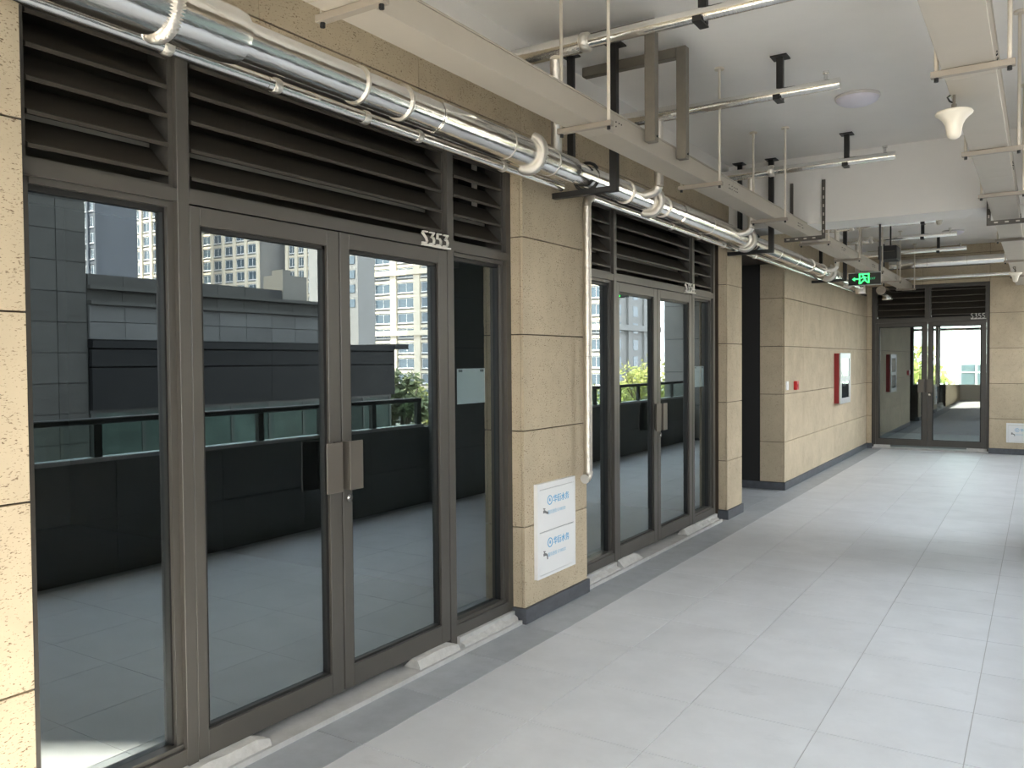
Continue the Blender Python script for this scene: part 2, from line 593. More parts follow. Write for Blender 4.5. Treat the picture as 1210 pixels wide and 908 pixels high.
TOPZ = 3.617
clad_x(-6, 1.455, 0.0, 3.097, ys=[-6, -4.8, -3.75, -2.7, -1.65, -0.6, 0.45, 1.455])
clad_x(-6, 1.455, 3.097, TOPZ, ys=[-6, -4.8, -3.75, -2.7, -1.65, -0.6, 0.45, 1.49], zrows=[3.19])
clad_x(4.575, 5.455, 0.10, 3.10, ys=[4.575, 5.455])
clad_y(-0.115, -0.0355, 0.10, 3.10, 4.576)
clad_x(8.72, 9.235, 0.10, 3.10, ys=[8.72, 9.235])
clad_y(-0.115, -0.0355, 0.10, 3.10, 8.721)
clad_x(1.49, 8.78, 3.10, TOPZ, ys=[1.49, 2.45, 3.53, 4.57, 5.45, 6.55, 7.65, 8.78], zrows=[3.19])
clad_x(9.30, 11.075, 2.98, TOPZ, ys=[9.3, 10.2, 11.075], zrows=[3.157])
clad_x(11.075, 17.13, 0.10, TOPZ, ys=[11.075, 12.1, 13.14, 14.16, 15.2, 16.16, 17.125])
clad_y(-0.335, -0.0355, 0.10, 2.98, 11.065)
# upper painted strip and beam
struct('trim_1', MB().box(-0.036, -0.006, -6, 8.78, TOPZ + 0.004, 3.78).box(-0.036, -0.006, 9.3, 17.13, TOPZ + 0.004, 3.78), M['paint'])
struct('trim_2', MB().box(-0.036, 3.56, 8.78, 9.30, 3.095, 3.78), M['paint'])
struct('trim_3', MB().box(3.15, 3.56, -6, 8.78, 3.10, 3.78).box(3.15, 3.56, 9.30, 17.13, 3.10, 3.78), M['paint'])
struct('ceiling', MB().box(-0.3, 3.56, -6, 17.3, 3.78, 4.1), M['paint'])
# slate skirting
def skirting(name, boxes):
    mb = MB()
    for b in boxes:
        mb.bevbox(*b, 0.003)
    return struct(name, mb, M['skirt'])
skirting('baseboard_left', [(-0.115, 0.0, 4.562, 5.472, 0.0, 0.10), (-0.115, 0.0, 8.707, 9.25, 0.0, 0.10),
                            (-0.34, 0.0, 11.05, 17.13, 0.0, 0.10), (-2.0, -0.33, 11.052, 11.085, 0, 0.10)])
# dark steel door at the side of the recess
door4 = struct('door_4', MB().box(-2.1, -0.34, 11.068, 11.085, 0.10, 2.98), M['darkdoor'])
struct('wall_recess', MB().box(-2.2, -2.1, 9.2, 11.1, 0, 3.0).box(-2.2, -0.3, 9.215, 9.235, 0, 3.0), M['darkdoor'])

# ---------------------------------------------------------------- end wall
ew = MB()
ew.box(-0.036, 0.075, 17.15, 17.45, 0, 3.78)
ew.box(0.075, 2.035, 17.15, 17.45, 3.09, 3.78)
ew.box(2.035, 3.69, 17.15, 17.45, 0, 3.78)
wall_end = struct('wall_end', ew, M['joint'])
clad_y(-0.015, 0.078, 0.10, 3.09, 17.13, wall_end)
clad_y(-0.015, 2.035, 3.09, 3.78, 17.13, wall_end, xs=[-0.015, 0.95, 2.035])
clad_y(2.035, 4.6, 0.10, 3.78, 17.13, wall_end, xs=[2.035, 2.88])
pier = struct('wall_end_pier', MB().box(2.89, 3.86, 17.12, 17.46, -0.3, 3.78), M['greydark'])
for k in range(5):
    for a, b in ((2.89, 3.32), (3.32, 3.86)):
        piece('stone_panel', (b - a - 0.012, 0.02, 0.70), M['pierstone'], pier, ((a + b) / 2, 17.11, 0.40 + 0.712 * k))
skirting('baseboard_end', [(-0.015, 0.083, 17.115, 17.17, 0, 0.10), (2.028, 3.25, 17.115, 17.15, 0, 0.10)])

# ---------------------------------------------------------------- shopfronts
class Front:
    """a shopfront in wall coordinates: u along the wall, v outward, z up"""
    def __init__(s, kind, base, shift=0.0):
        s.kind, s.base, s.shift = kind, base, shift
    def P(s, u, v, z):
        v += s.shift
        return (s.base + v, u, z) if s.kind == 'x' else (u, s.base - v, z)
    def box(s, mb, u0, u1, v0, v1, z0, z1):
        a, b = s.P(u0, v0, z0), s.P(u1, v1, z1)
        return mb.box(a[0], b[0], a[1], b[1], a[2], b[2])
    def bev(s, mb, u0, u1, v0, v1, z0, z1, r=0.002):
        a, b = s.P(u0, v0, z0), s.P(u1, v1, z1)
        return mb.bevbox(min(a[0], b[0]), max(a[0], b[0]), min(a[1], b[1]), max(a[1], b[1]), z0, z1, r)

_slat = {}
def louvre(F, name, u0, u1, z0, z1, n, backing=True):
    """a louvre light: frame mesh with slats as parts"""
    mb = MB()
    F.box(mb, u0, u0 + 0.022, -0.25, -0.128, z0, z1)
    F.box(mb, u1 - 0.022, u1, -0.25, -0.128, z0, z1)
    F.box(mb, u0 + 0.022, u1 - 0.022, -0.25, -0.128, z0, z0 + 0.016)
    F.box(mb, u0 + 0.022, u1 - 0.022, -0.25, -0.128, z1 - 0.016, z1)
    o = struct(name, mb, M['frame'])
    L = u1 - u0 - 0.05
    key = (F.kind, round(L, 3))
    if key not in _slat:
        sec = [(0.0, 0.0), (0.0, 0.015), (-0.012, 0.022), (-0.120, 0.128), (-0.120, 0.118), (-0.014, 0.003)]
        m = MB()
        if F.kind == 'x':
            m.prism(sec, 1, -L / 2, L / 2)
        else:
            m.prism([(-a, b) for a, b in sec], 0, -L / 2, L / 2)
        _slat[key] = m.mesh('slat', M['slat'])
    for k in range(n):
        link('slat', _slat[key], o, F.P((u0 + u1) / 2, -0.118, z0 + 0.046 + 0.1145 * k))
    return o

def leaf(F, door, u0, u1, z0, z1, gl, gr, gb, gt, hinge_left):
    """one glazed door leaf with its stiles, seal, pane, pull handle"""
    mb = MB()
    v0, v1 = -0.152, -0.106
    F.bev(mb, u0, gl, v0, v1, z0, z1)
    F.bev(mb, gr, u1, v0, v1, z0, z1)
    F.bev(mb, gl, gr, v0, v1, z0, gb)
    F.bev(mb, gl, gr, v0, v1, gt, z1)
    lf = part('door_leaf', mb, M['frame'], door)
    mb = MB()                                           # glazing bead inside the stiles
    b = 0.018
    F.box(mb, gl, gl + b, -0.150, -0.122, gb, gt)
    F.box(mb, gr - b, gr, -0.150, -0.122, gb, gt)
    F.box(mb, gl, gr, -0.150, -0.122, gb, gb + 0.012)
    F.box(mb, gl, gr, -0.150, -0.122, gt - b, gt)
    part('glazing_bead', mb, M['seal'], lf)
    mb = MB()
    F.box(mb, gl + 0.002, gr - 0.002, -0.146, -0.138, gb + 0.002, gt - 0.002)
    part('glass_pane', mb, M['glass'], lf)
    mb = MB()
    if hinge_left:
        h0, h1 = u1 - 0.153, u1 - 0.046
        F.bev(mb, h0, h1, -0.058, -0.050, 1.088, 1.331, 0.0015)
        F.box(mb, h1 - 0.008, h1, -0.106, -0.058, 1.09, 1.329)
    else:
        h0, h1 = u0 - 0.005, u0 + 0.088
        F.bev(mb, h0, h1, -0.058, -0.050, 1.088, 1.331, 0.0015)
        F.box(mb, h0, h0 + 0.008, -0.106, -0.058, 1.09, 1.329)
    part('pull_handle', mb, M['handle'], lf)
    if not hinge_left:
        c = F.P(u0 + 0.034, -0.10, 1.042)
        d = F.P(u0 + 0.034, -0.092, 1.042)
        m = MB().tube([c, d], 0.021, 18)
        e = F.P(u0 + 0.034, -0.086, 1.042)
        m.tube([d, e], 0.011, 12)
        part('lock_cylinder', m, M['chrome'], lf, 'chrome lock cylinder')
    return lf

def shopfront(F, y0, wn, dn):
    """side light, pair of glazed doors, side light, louvres above; y0 = left edge of the opening"""
    m1a, m1b = y0 + 0.643, y0 + 0.697
    mid = y0 + 1.552
    m2a, m2b = y0 + 2.435, y0 + 2.495
    y1 = y0 + 3.12
    mb = MB()
    F.box(mb, y0, y0 + 0.045, -0.19, -0.106, 0.02, 3.09)
    F.box(mb, y1 - 0.055, y1, -0.19, -0.106, 0.02, 3.09)
    F.bev(mb, m1a, m1b, -0.19, -0.104, 0.02, 3.05)
    F.bev(mb, m2a, m2b, -0.19, -0.104, 0.02, 3.05)
    F.box(mb, y0 + 0.045, y1 - 0.055, -0.19, -0.106, 3.045, 3.09)
    for a, b in ((y0 + 0.045, m1a), (m1b, m2a), (m2b, y1 - 0.055)):
        F.box(mb, a, b, -0.19, -0.106, 2.368, 2.420)
    tr = struct('trim_%d' % (wn + 10), mb, M['frame'])
    # side lights
    for k, (a, b) in enumerate(((y0 + 0.045, m1a), (m2b, y1 - 0.055))):
        mb = MB()
        F.box(mb, a, b, -0.19, -0.108, 0.078, 0.145)
        F.box(mb, a, b, -0.19, -0.125, 0.145, 0.165)
        F.box(mb, a, a + 0.028, -0.19, -0.13, 0.165, 2.368)
        F.box(mb, b - 0.030, b, -0.19, -0.13, 0.165, 2.368)
        F.box(mb, a + 0.028, b - 0.030, -0.19, -0.125, 2.345, 2.368)
        w = struct('window_%d' % (wn + k), mb, M['frame'])
        mb = MB()
        F.box(mb, a + 0.028, a + 0.036, -0.185, -0.150, 0.165, 2.345)
        F.box(mb, b - 0.038, b - 0.030, -0.185, -0.150, 0.165, 2.345)
        F.box(mb, a + 0.036, b - 0.038, -0.185, -0.150, 2.325, 2.345)
        part('black_seal', mb, M['seal'], w)
        mb = MB()
        F.box(mb, a + 0.030, b - 0.032, -0.178, -0.170, 0.166, 2.344)
        part('glass_pane', mb, M['glass'], w)
    # doors
    d = struct('door_%d' % dn, F.box(MB(), m1b, m2a, -0.19, -0.165, 2.30, 2.368), M['seal'])
    leaf(F, d, m1b + 0.003, mid - 0.005, 0.078, 2.362, m1b + 0.052, mid - 0.085, 0.187, 2.285, True)
    leaf(F, d, mid + 0.003, m2a - 0.005, 0.078, 2.362, mid + 0.068, m2a - 0.085, 0.187, 2.285, False)
    # louvres
    louvre(F, 'window_%d' % (wn + 2), y0 + 0.045, m1a, 2.420, 3.045, 5)
    louvre(F, 'window_%d' % (wn + 3), m1b, m2a, 2.420, 3.045, 5)
    louvre(F, 'window_%d' % (wn + 4), m2b, y1 - 0.055, 2.420, 3.045, 5)
    # concrete threshold
    mb = MB()
    F.box(mb, y0, y1, -0.30, -0.045, -0.004, 0.022)
    F.box(mb, y0, y1, -0.045, -0.028, -0.004, 0.026)
    F.box(mb, y0 + 0.0, m1a, -0.18, -0.085, 0.02, 0.079)
    F.box(mb, m2b, y1, -0.18, -0.085, 0.02, 0.079)
    struct('trim_%d' % (wn + 11), mb, M['sill'])
    return m1a, m1b, mid, m2a, m2b

FX = Front('x', 0.0)
shopfront(FX, 1.4555, 1, 1)
shopfront(FX, 5.4785, 11, 2)

# end shopfront
FE = Front('y', 17.13, 0.035)
def end_front():
    F = FE
    mb = MB()
    F.box(mb, 0.08, 0.135, -0.19, -0.104, 0.02, 3.09)
    F.box(mb, 1.985, 2.033, -0.19, -0.104, 0.02, 3.09)
    F.box(mb, 0.135, 1.985, -0.19, -0.106, 2.40, 2.47)
    F.box(mb, 0.135, 1.985, -0.19, -0.106, 3.045, 3.09)
    F.box(mb, 1.0, 1.06, -0.19, -0.104, 2.47, 3.045)
    struct('trim_31', mb, M['frame'])
    d = struct('door_3', F.box(MB(), 0.135, 1.985, -0.19, -0.165, 2.36, 2.40), M['seal'])
    leaf(F, d, 0.138, 1.027, 0.078, 2.396, 0.19, 0.945, 0.187, 2.325, True)
    leaf(F, d, 1.033, 1.982, 0.078, 2.396, 1.11, 1.905, 0.187, 2.325, False)
    louvre(F, 'window_31', 0.135, 1.0, 2.47, 3.045, 5)
    louvre(F, 'window_32', 1.06, 1.985, 2.47, 3.045, 5)
    mb = MB()
    F.box(mb, 0.08, 2.033, -0.30, -0.05, -0.004, 0.03)
    struct('trim_32', mb, M['sill'])
end_front()

# mortar wedges at the door jambs
def wedge(y0, y1, lab, steep):
    sec = ([(-0.165, 0.0225), (-0.112, 0.078), (-0.066, 0.072), (-0.050, 0.0225)] if steep else
           [(-0.165, 0.0225), (-0.112, 0.078), (-0.095, 0.078), (-0.050, 0.0225)])
    mb = MB()
    n = 5
    rr = random.Random(int(y0 * 100))
    pts = []
    for k in range(n + 1):
        y = y0 + (y1 - y0) * k / n
        e = 0.55 if (k == n) else 1.0
        pts.append([(x + rr.uniform(-0.003, 0.003), y + rr.uniform(-0.006, 0.006), 0.0225 + (z - 0.0225) * e + (rr.uniform(-0.004, 0.004) if z > 0.03 else 0)) for x, z in sec])
    vs = [p for r in pts for p in r]
    fs = [(0, 1, 2, 3), tuple(4 * n + i for i in (3, 2, 1, 0))]
    for k in range(n):
        for i in range(4):
            j = (i + 1) % 4
            fs.append((4 * k + i, 4 * k + j, 4 * k + 4 + j, 4 * k + 4 + i))
    mb.add(vs, fs)
    solo('mortar_wedge', mb, M['mortar'], lab, 'mortar', 'mortar wedges under the shop door jambs')
wedge(2.10, 2.49, 'grey mortar wedge at the hinge foot of the left S353 door leaf', True)
wedge(3.53, 3.91, 'grey mortar wedge under the right edge of the S353 doors', True)
wedge(6.17, 6.57, 'pale mortar wedge at the left foot of the S354 doors', False)
wedge(7.64, 8.02, 'pale mortar wedge at the right foot of the S354 doors', False)
for x0, x1, lab in ((0.11, 0.40, 'flat mortar pad at the left foot of the S355 doors'), (1.68, 2.0, 'flat mortar pad at the right foot of the S355 doors')):
    m = MB().prism([(17.205, 0.0305), (17.205, 0.075), (17.19, 0.075), (17.148, 0.0305)], 0, x0, x1)
    solo('mortar_wedge', m, M['mortar'], lab, 'mortar', 'mortar wedges under the shop door jambs')

# rough render along the feet of the side lights
for a, b, lab in ((3.96, 4.55, 'rough lump of pale mortar along the sill under the paper notice beside the S353 doors'),
                  (5.50, 6.11, 'rough strip of pale mortar along the sill left of the S354 doors'),
                  (7.99, 8.57, 'rough strip of pale mortar along the sill right of the S354 doors')):
    rr = random.Random(int(a * 10))
    n = 14
    vs, fs = [], []
    for k in range(n + 1):
        y = a + (b - a) * k / n
        h = 0.062 + rr.uniform(-0.02, 0.012)
        w = 0.065 + rr.uniform(-0.012, 0.01)
        vs += [(-0.0845, y, 0.0225), (-0.0845, y, h), (-0.0845 + w * 0.45, y, h * 0.72), (-0.0845 + w * 0.5, y, 0.0225)]
    for k in range(n):
        for i in range(4):
            j = (i + 1) % 4
            fs.append((4 * k + i, 4 * k + j, 4 * k + 4 + j, 4 * k + 4 + i))
    fs += [(0, 1, 2, 3), tuple(4 * n + i for i in (3, 2, 1, 0))]
    solo('mortar_strip', MB().add(vs, fs), M['mortar'], lab, 'mortar')

# ---------------------------------------------------------------- rooms behind the glass
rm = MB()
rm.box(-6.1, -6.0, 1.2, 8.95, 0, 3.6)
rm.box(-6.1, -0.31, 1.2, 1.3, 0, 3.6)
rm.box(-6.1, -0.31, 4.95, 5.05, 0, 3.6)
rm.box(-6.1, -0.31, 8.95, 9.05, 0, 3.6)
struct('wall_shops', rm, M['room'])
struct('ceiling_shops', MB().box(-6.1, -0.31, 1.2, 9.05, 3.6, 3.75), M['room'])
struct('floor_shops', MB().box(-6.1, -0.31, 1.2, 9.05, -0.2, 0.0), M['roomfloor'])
struct('trim_42', MB().box(-0.80, -0.76, 1.35, 4.90, 2.40, 3.5).box(-0.80, -0.76, 5.1, 8.9, 2.40, 3.5), M['slat'])
struct('trim_41', MB().box(-0.295, -0.272, 1.50, 4.52, 2.585, 2.622).box(-0.295, -0.272, 5.53, 8.55, 2.585, 2.622)  # pale strips standing in for the lit ceiling glimpsed through the louvre gaps
       .box(-0.30, -0.28, 4.415, 4.45, 2.63, 3.04), M['pale'])
# room behind S355 with a rear window
rb = MB()
rb.box(-1.6, -1.5, 17.5, 21.2, 0, 3.4)
rb.box(3.55, 3.65, 17.47, 21.2, 0, 3.4)
rb.box(-1.5, 0.335, 21.05, 21.2, 0, 3.4)
rb.box(0.335, 2.9, 21.05, 21.2, 0, 1.10)
rb.box(0.335, 2.9, 21.05, 21.2, 2.62, 3.4)
rb.box(2.9, 3.55, 21.05, 21.2, 0, 3.4)
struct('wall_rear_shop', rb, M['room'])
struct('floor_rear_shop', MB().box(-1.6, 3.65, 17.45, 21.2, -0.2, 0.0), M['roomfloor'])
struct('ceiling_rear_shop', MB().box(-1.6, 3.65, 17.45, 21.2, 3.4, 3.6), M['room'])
w = struct('window_41', MB().box(0.335, 2.9, 21.08, 21.13, 2.345, 2.40).box(0.79, 0.885, 21.07, 21.14, 1.10, 2.62)
           .box(1.95, 2.03, 21.08, 21.13, 1.10, 2.62).box(0.335, 2.9, 21.08, 21.13, 1.10, 1.13), M['frame'])
for a, b in ((0.335, 0.79), (0.885, 1.95), (2.03, 2.9)):
    part('glass_pane', MB().box(a, b, 21.10, 21.106, 1.13, 2.62), M['clear'], w)

# ---------------------------------------------------------------- parapet, column, railing on the open side
par = struct('wall_light_block', MB().box(-0.3, 3.56, -4.8, -4.6, 0, 3.78), M['pale']) and struct('wall_parapet', MB().box(3.27, 3.43, -6, 17.13, -0.3, 0.93), M['greydark'])  # first wall is unseen, added to block sun and sky behind the viewpoint
ys = [-6 + 0.998 * k for k in range(15)]
for a, b in list(zip(ys, ys[1:])) + [(7.97, 9.42)] + [(9.42 + 0.963 * k, 9.42 + 0.963 * (k + 1)) for k in range(8)]:
    for z0, z1 in ((0.005, 0.46), (0.46, 0.93)):
        piece('stone_panel', (0.02, b - a - 0.006, z1 - z0 - 0.006), M['parapet'], par, (3.26, (a + b) / 2, (z0 + z1) / 2))
colm = struct('wall_column', MB().box(2.99, 3.21, 8.0, 9.40, -0.3, 3.78), M['greydark'])
for k in range(6):
    piece('stone_panel', (0.02, 1.40, 0.624), M['colstone'], colm, (2.985, 8.70, 0.32 + 0.631 * k))
    piece('stone_panel', (0.225, 0.02, 0.624), M['colstone'], colm, (3.0975, 7.99, 0.32 + 0.631 * k))
def railing(y0, y1, n, label):
    r = thing('glass_railing', label, 'railing', (3.34, (y0 + y1) / 2, 0.93))
    part('handrail', MB().bevbox(3.30, 3.38, y0, y1, 1.235, 1.285, 0.008), M['rail'], r)
    part('bottom_channel', MB().box(3.275, 3.40, y0, y1, 0.93, 0.965), M['channel'], r)
    for k in range(n):
        y = y0 + 0.04 + (y1 - y0 - 0.08) * k / (n - 1)
        part('post', MB().box(3.315, 3.365, y - 0.035, y + 0.035, 0.965, 1.235), M['rail'], r)
        if k < n - 1:
            yn = y0 + 0.04 + (y1 - y0 - 0.08) * (k + 1) / (n - 1)
            part('glass_pane', MB().box(3.336, 3.346, y + 0.036, yn - 0.036, 0.966, 1.234), M['clear'], r)
railing(-5.1, 7.97, 17, 'dark railing with glass infill on the parapet, mirrored in the S353 shopfront')
railing(9.42, 17.10, 10, 'dark railing with glass infill mirrored in the S354 shopfront')

# ---------------------------------------------------------------- overhead services
# main insulated pipe
PX, PZ, PR = 0.258, 2.942, 0.077
mp = thing('insulated_main_pipe', 'thick foil-wrapped main pipe running along the wall above the shopfronts', 'pipe', (PX, 6.0, PZ - PR))
segs = [(-3.0, 0.9), (0.9, 1.32), (2.09, 3.3), (3.3, 4.72), (4.72, 5.0), (5.0, 6.6), (6.6, 7.9), (7.9, 9.1), (9.1, 10.6), (10.6, 12.2), (12.2, 13.4), (13.4, 14.75)]
for i, (a, b) in enumerate(segs):
    r = PR + (0.008 if a in (3.3, 6.6, 9.1) else (-0.006 if a == 4.72 else 0.0))
    part('foil_section', MB().tube([(PX, a + 0.002, PZ), (PX, b - 0.002, PZ)], r, 28), M['foil'], mp)
part('wide_sleeve', MB().tube([(PX, 1.30, PZ), (PX, 1.34, PZ), (PX, 2.05, PZ), (PX, 2.10, PZ)], 0, 28, rad=[0.098, 0.106, 0.106, 0.100]), M['foil'], mp)
for y in (0.4, 2.75, 3.05, 3.95, 4.45, 5.55, 6.25, 7.3, 8.4, 9.6, 10.4, 11.2, 11.9, 12.8, 13.9):
    part('tape_seam', MB().tube([(PX, y - 0.006, PZ), (PX, y + 0.006, PZ)], PR + 0.0095, 28), M['foilrough'], mp)
el = [(PX, 14.75, PZ)]
for k in range(1, 9):
    a = math.pi / 2 * k / 8
    el.append((PX, 14.75 + 0.13 * math.sin(a), PZ - 0.13 + 0.13 * math.cos(a)))
part('foil_elbow', MB().tube(el, PR + 0.004, 24), M['foilrough'], mp)

# thin pipe below it, with the drain drop beside the pillar
SX, SZ, SR = 0.078, 2.890, 0.028
sp = thing('thin_foil_pipe', 'thin foil-wrapped pipe under the main pipe, over the S353 shopfront', 'pipe', (SX, 1.5, SZ - SR))
for a, b in ((-3.0, 1.0), (1.0, 2.4), (2.4, 3.6), (3.6, 4.93)):
    part('foil_section', MB().tube([(SX, a + 0.002, SZ), (SX, b - 0.002, SZ)], SR, 18), M['foil'], sp)
for y in (1.93, 2.45, 3.0, 3.4, 4.2):
    part('tape_seam', MB().tube([(SX, y - 0.02, SZ), (SX, y - 0.01, SZ), (SX, y + 0.01, SZ), (SX, y + 0.02, SZ)], 0, 18, rad=[0.03, 0.034, 0.034, 0.03]), M['foilrough'], sp)
dp = thing('drain_pipe', 'thin foil pipe over S354 dropping down the pillar edge to the white meter cabinet', 'pipe', (SX, 5.27, 0.86))
path = []
for k in range(9):
    a = math.pi / 2 * k / 8
    path.append((SX, 5.30 + 0.07 - 0.07 * math.sin(a), SZ - 0.07 + 0.07 * math.cos(a)))
part('top_elbow', MB().tube(path, SR + 0.004, 18), M['foildull'], dp)
for a, b in ((5.37, 7.0), (7.0, 8.6), (8.6, 10.2), (10.2, 11.8), (11.8, 13.6), (13.6, 16.4)):
    part('foil_section', MB().tube([(SX, a + 0.002, SZ), (SX, b - 0.002, SZ)], SR, 18), M['foil'], dp)
for a, b in ((0.93, 1.75), (1.75, 2.82)):
    part('drop_section', MB().tube([(SX, 5.30, a + 0.002), (SX, 5.30, b)], 0.031, 18), M['foildull'], dp)
path = [(SX, 5.30, 0.93)]
for k in range(1, 7):
    a = math.pi / 2 * k / 6
    path.append((SX, 5.30 - 0.055 + 0.055 * math.cos(a), 0.93 - 0.055 * math.sin(a)))
part('bottom_elbow', MB().tube(path, SR + 0.006, 18), M['foildull'], dp)
for y in (6.9, 7.6, 8.3, 9.4):
    part('tape_seam', MB().tube([(SX, y - 0.02, SZ), (SX, y - 0.01, SZ), (SX, y + 0.01, SZ), (SX, y + 0.02, SZ)], 0, 18, rad=[0.03, 0.034, 0.034, 0.03]), M['foilrough'], dp)

# cross pipes below the ceiling
CZ = 3.515
def crinkle(y, a0, a1):
    """crinkled foil tube hooked over the front of the main pipe"""
    pts, rad = [], []
    n = 66
    for k in range(n + 1):
        a = math.radians(a0 + (a1 - a0) * k / n)
        pts.append((PX + 0.097 * math.cos(a), y, PZ + 0.097 * math.sin(a)))
        rad.append(0.020 + (0.011 if k % 2 == 0 else -0.003))
    return MB().tube(pts, 0, 14, rad=rad)
def cross_pipe(y, x1, label, dy=0.0, drop=True, x0=0.14, post=1.30, slant=False):
    c = thing('cross_pipe', label, 'pipe', (x0, y, CZ), 'cross pipes under the ceiling')
    part('thick_sleeve', MB().tube([(x0, y, CZ), (x0 + 0.47, y, CZ)], 0.052, 20), M['foil'], c)
    part('sleeve_collar', MB().tube([(x0 + 0.47, y, CZ), (x0 + 0.48, y, CZ), (x0 + 0.515, y, CZ), (x0 + 0.52, y, CZ)], 0, 20, rad=[0.05, 0.056, 0.054, 0.04]), M['foilrough'], c)
    part('foil_section', MB().tube([(x0 + 0.52, y, CZ), (x1, y, CZ)], 0.036, 20), M['foil'], c)
    part('end_valve', MB().tube([(x1 - 0.09, y, CZ + 0.034), (x1 - 0.09, y, CZ + 0.075)], 0.012, 10)
         .tube([(x1 - 0.09, y, CZ + 0.075), (x1 - 0.09, y, CZ + 0.092)], 0.020, 10), M['chrome'], c)
    if drop:
        dx = 0.44
        if slant:                                       # flexible drop leaning over onto the main pipe
            part('drop_section', MB().tube([(dx, y, CZ - 0.05), (dx - 0.02, y + 0.04, 3.38), (PX + 0.01, y + 0.31, 3.015)], 0.034, 16), M['foilrough'], c)
        else:
            part('drop_section', MB().tube([(dx, y, CZ - 0.05), (dx, y, 3.0)], 0.034, 16), M['foilrough'], c)
            part('drop_foot', MB().tube([(dx, y, 3.0), (dx - 0.015, y + 0.005, 2.975), (dx - 0.05, y + 0.01, 2.955), (dx - 0.12, y + 0.01, 2.945)], 0.033, 14), M['foilrough'], c)
        part('crinkled_branch', crinkle(y + dy, 70, -125), M['foilrough'], c)
    h = thing('pipe_post', 'black ceiling post holding the ' + label.replace(', running out of the top of the photo', '').replace(' beyond the beam,', ''), 'hanger', (post, y, CZ), 'black posts holding the cross pipes')
    part('post', MB().box(post - 0.022, post + 0.022, y + 0.037, y + 0.075, CZ - 0.03, 3.772), M['black'], h)
    part('top_plate', MB().box(post - 0.055, post + 0.055, y + 0.0, y + 0.11, 3.77, 3.779), M['black'], h)
    part('clamp', MB().box(post - 0.024, post + 0.024, y - 0.045, y + 0.075, CZ - 0.046, CZ - 0.037)
         .box(post - 0.024, post + 0.024, y - 0.046, y - 0.038, CZ - 0.046, CZ - 0.015), M['black'], h)
cross_pipe(4.22, 2.0, 'foil cross pipe nearest the camera, running out of the top of the photo', 0.0, slant=True)
cross_pipe(5.75, 1.70, 'foil cross pipe ending beside the round ceiling light', 0.26)
cross_pipe(8.05, 1.72, 'foil cross pipe in front of the white ceiling beam', 0.42)
cross_pipe(12.05, 1.74, 'foil cross pipe just behind the white ceiling beam', 0.3, post=1.5)
cross_pipe(13.56, 1.78, 'foil cross pipe beyond the beam, before the far round ceiling light', 0.2, post=1.33)
cross_pipe(15.45, 1.78, 'foil cross pipe beyond the beam, passing under the far ceiling light', 0.0, False, post=1.36)
# crinkled branch of a pipe out of frame at the top left
bt = thing('crinkled_branch_pipe', 'crinkled foil branch hooked over the main pipe at top left', 'pipe', (PX, 1.78, PZ))
part('foil_tube', crinkle(1.78, 80, -125), M['foilrough'], bt)
part('riser', MB().tube([(0.36, 1.78, 3.5), (0.35, 1.78, 3.15), (0.30, 1.78, 3.04)], 0.034, 14), M['foilrough'], bt)

# the pair of big pipes in front of the end wall
for (z, r, x0, x1, y, lab, vary) in ((3.43, 0.088, 0.45, 2.34, 16.62, 'thick foil pipe across the end wall over the S355 louvres', 0),
                                     (3.165, 0.030, 0.5, 2.44, 16.62, 'thin foil pipe across the end wall over the S355 louvres', 1)):
    c = thing('wall_pipe', lab, 'pipe', (x0, y, z))
    n = 3
    for k in range(n):
        a, b = x0 + (x1 - x0) * k / n, x0 + (x1 - x0) * (k + 1) / n
        part('foil_section', MB().tube([(a + 0.002, y, z), (b - 0.002, y, z)], r, 20), M['foil'], c)
    part('end_cap', MB().tube([(x1, y, z), (x1 + 0.03, y, z)], r * 0.8, 16), M['foilrough'], c)
ep = thing('pipe_elbow', 'short foil elbow hanging at the end of the pipe run by S355', 'pipe', (0.42, 16.55, 2.93))
path = [(0.42, 15.9, 2.93)]
for k in range(8):
    a = math.pi / 2 * k / 7
    path.append((0.42, 16.5 + 0.11 * math.sin(a), 2.93 - 0.11 + 0.11 * math.cos(a)))
part('foil_tube', MB().tube(path, 0.08, 22), M['foil'], ep)
part('strap', MB().box(0.41, 0.43, 16.2, 16.225, 2.99, 3.779), M['black'], ep)
part('rim', MB().tube([(0.42, 16.61, 2.82), (0.42, 16.61, 2.80)], 0.088, 22), M['foilrough'], ep)

# U-shaped black hangers under the main pipe
def u_hanger(y, lab):
    h = thing('pipe_hanger', lab, 'hanger', (0.28, y, 2.82), 'black hangers under the main pipe')
    part('bottom_bar', MB().box(0.005, 0.485, y - 0.02, y + 0.025, 2.820, 2.858), M['black'], h)
    part('post', MB().box(0.435, 0.485, y - 0.02, y + 0.025, 2.858, 3.772), M['black'], h)
    part('post', MB().box(0.10, 0.145, y + 0.026, y + 0.06, 3.0, 3.772), M['black'], h)
    for x in (0.46, 0.1225):
        part('top_plate', MB().box(x - 0.055, x + 0.055, y - 0.04, y + 0.08, 3.77, 3.779), M['black'], h)
    ring = []
    for k in range(15):
        a = math.radians(-60 + 300 * k / 14)
        ring.append((PX + (PR + 0.016) * math.cos(a + math.pi / 2), y, PZ + (PR + 0.014) * math.sin(a + math.pi / 2)))
    part('pipe_clip', MB().tube(ring, 0.011, 8), M['black'], h)
u_hanger(4.95, 'black U hanger carrying the main pipe above the pillar right of S353')
u_hanger(8.68, 'black U hanger carrying the main pipe near the dark recess')
u_hanger(12.5, 'black U hanger carrying the main pipe behind the exit sign')

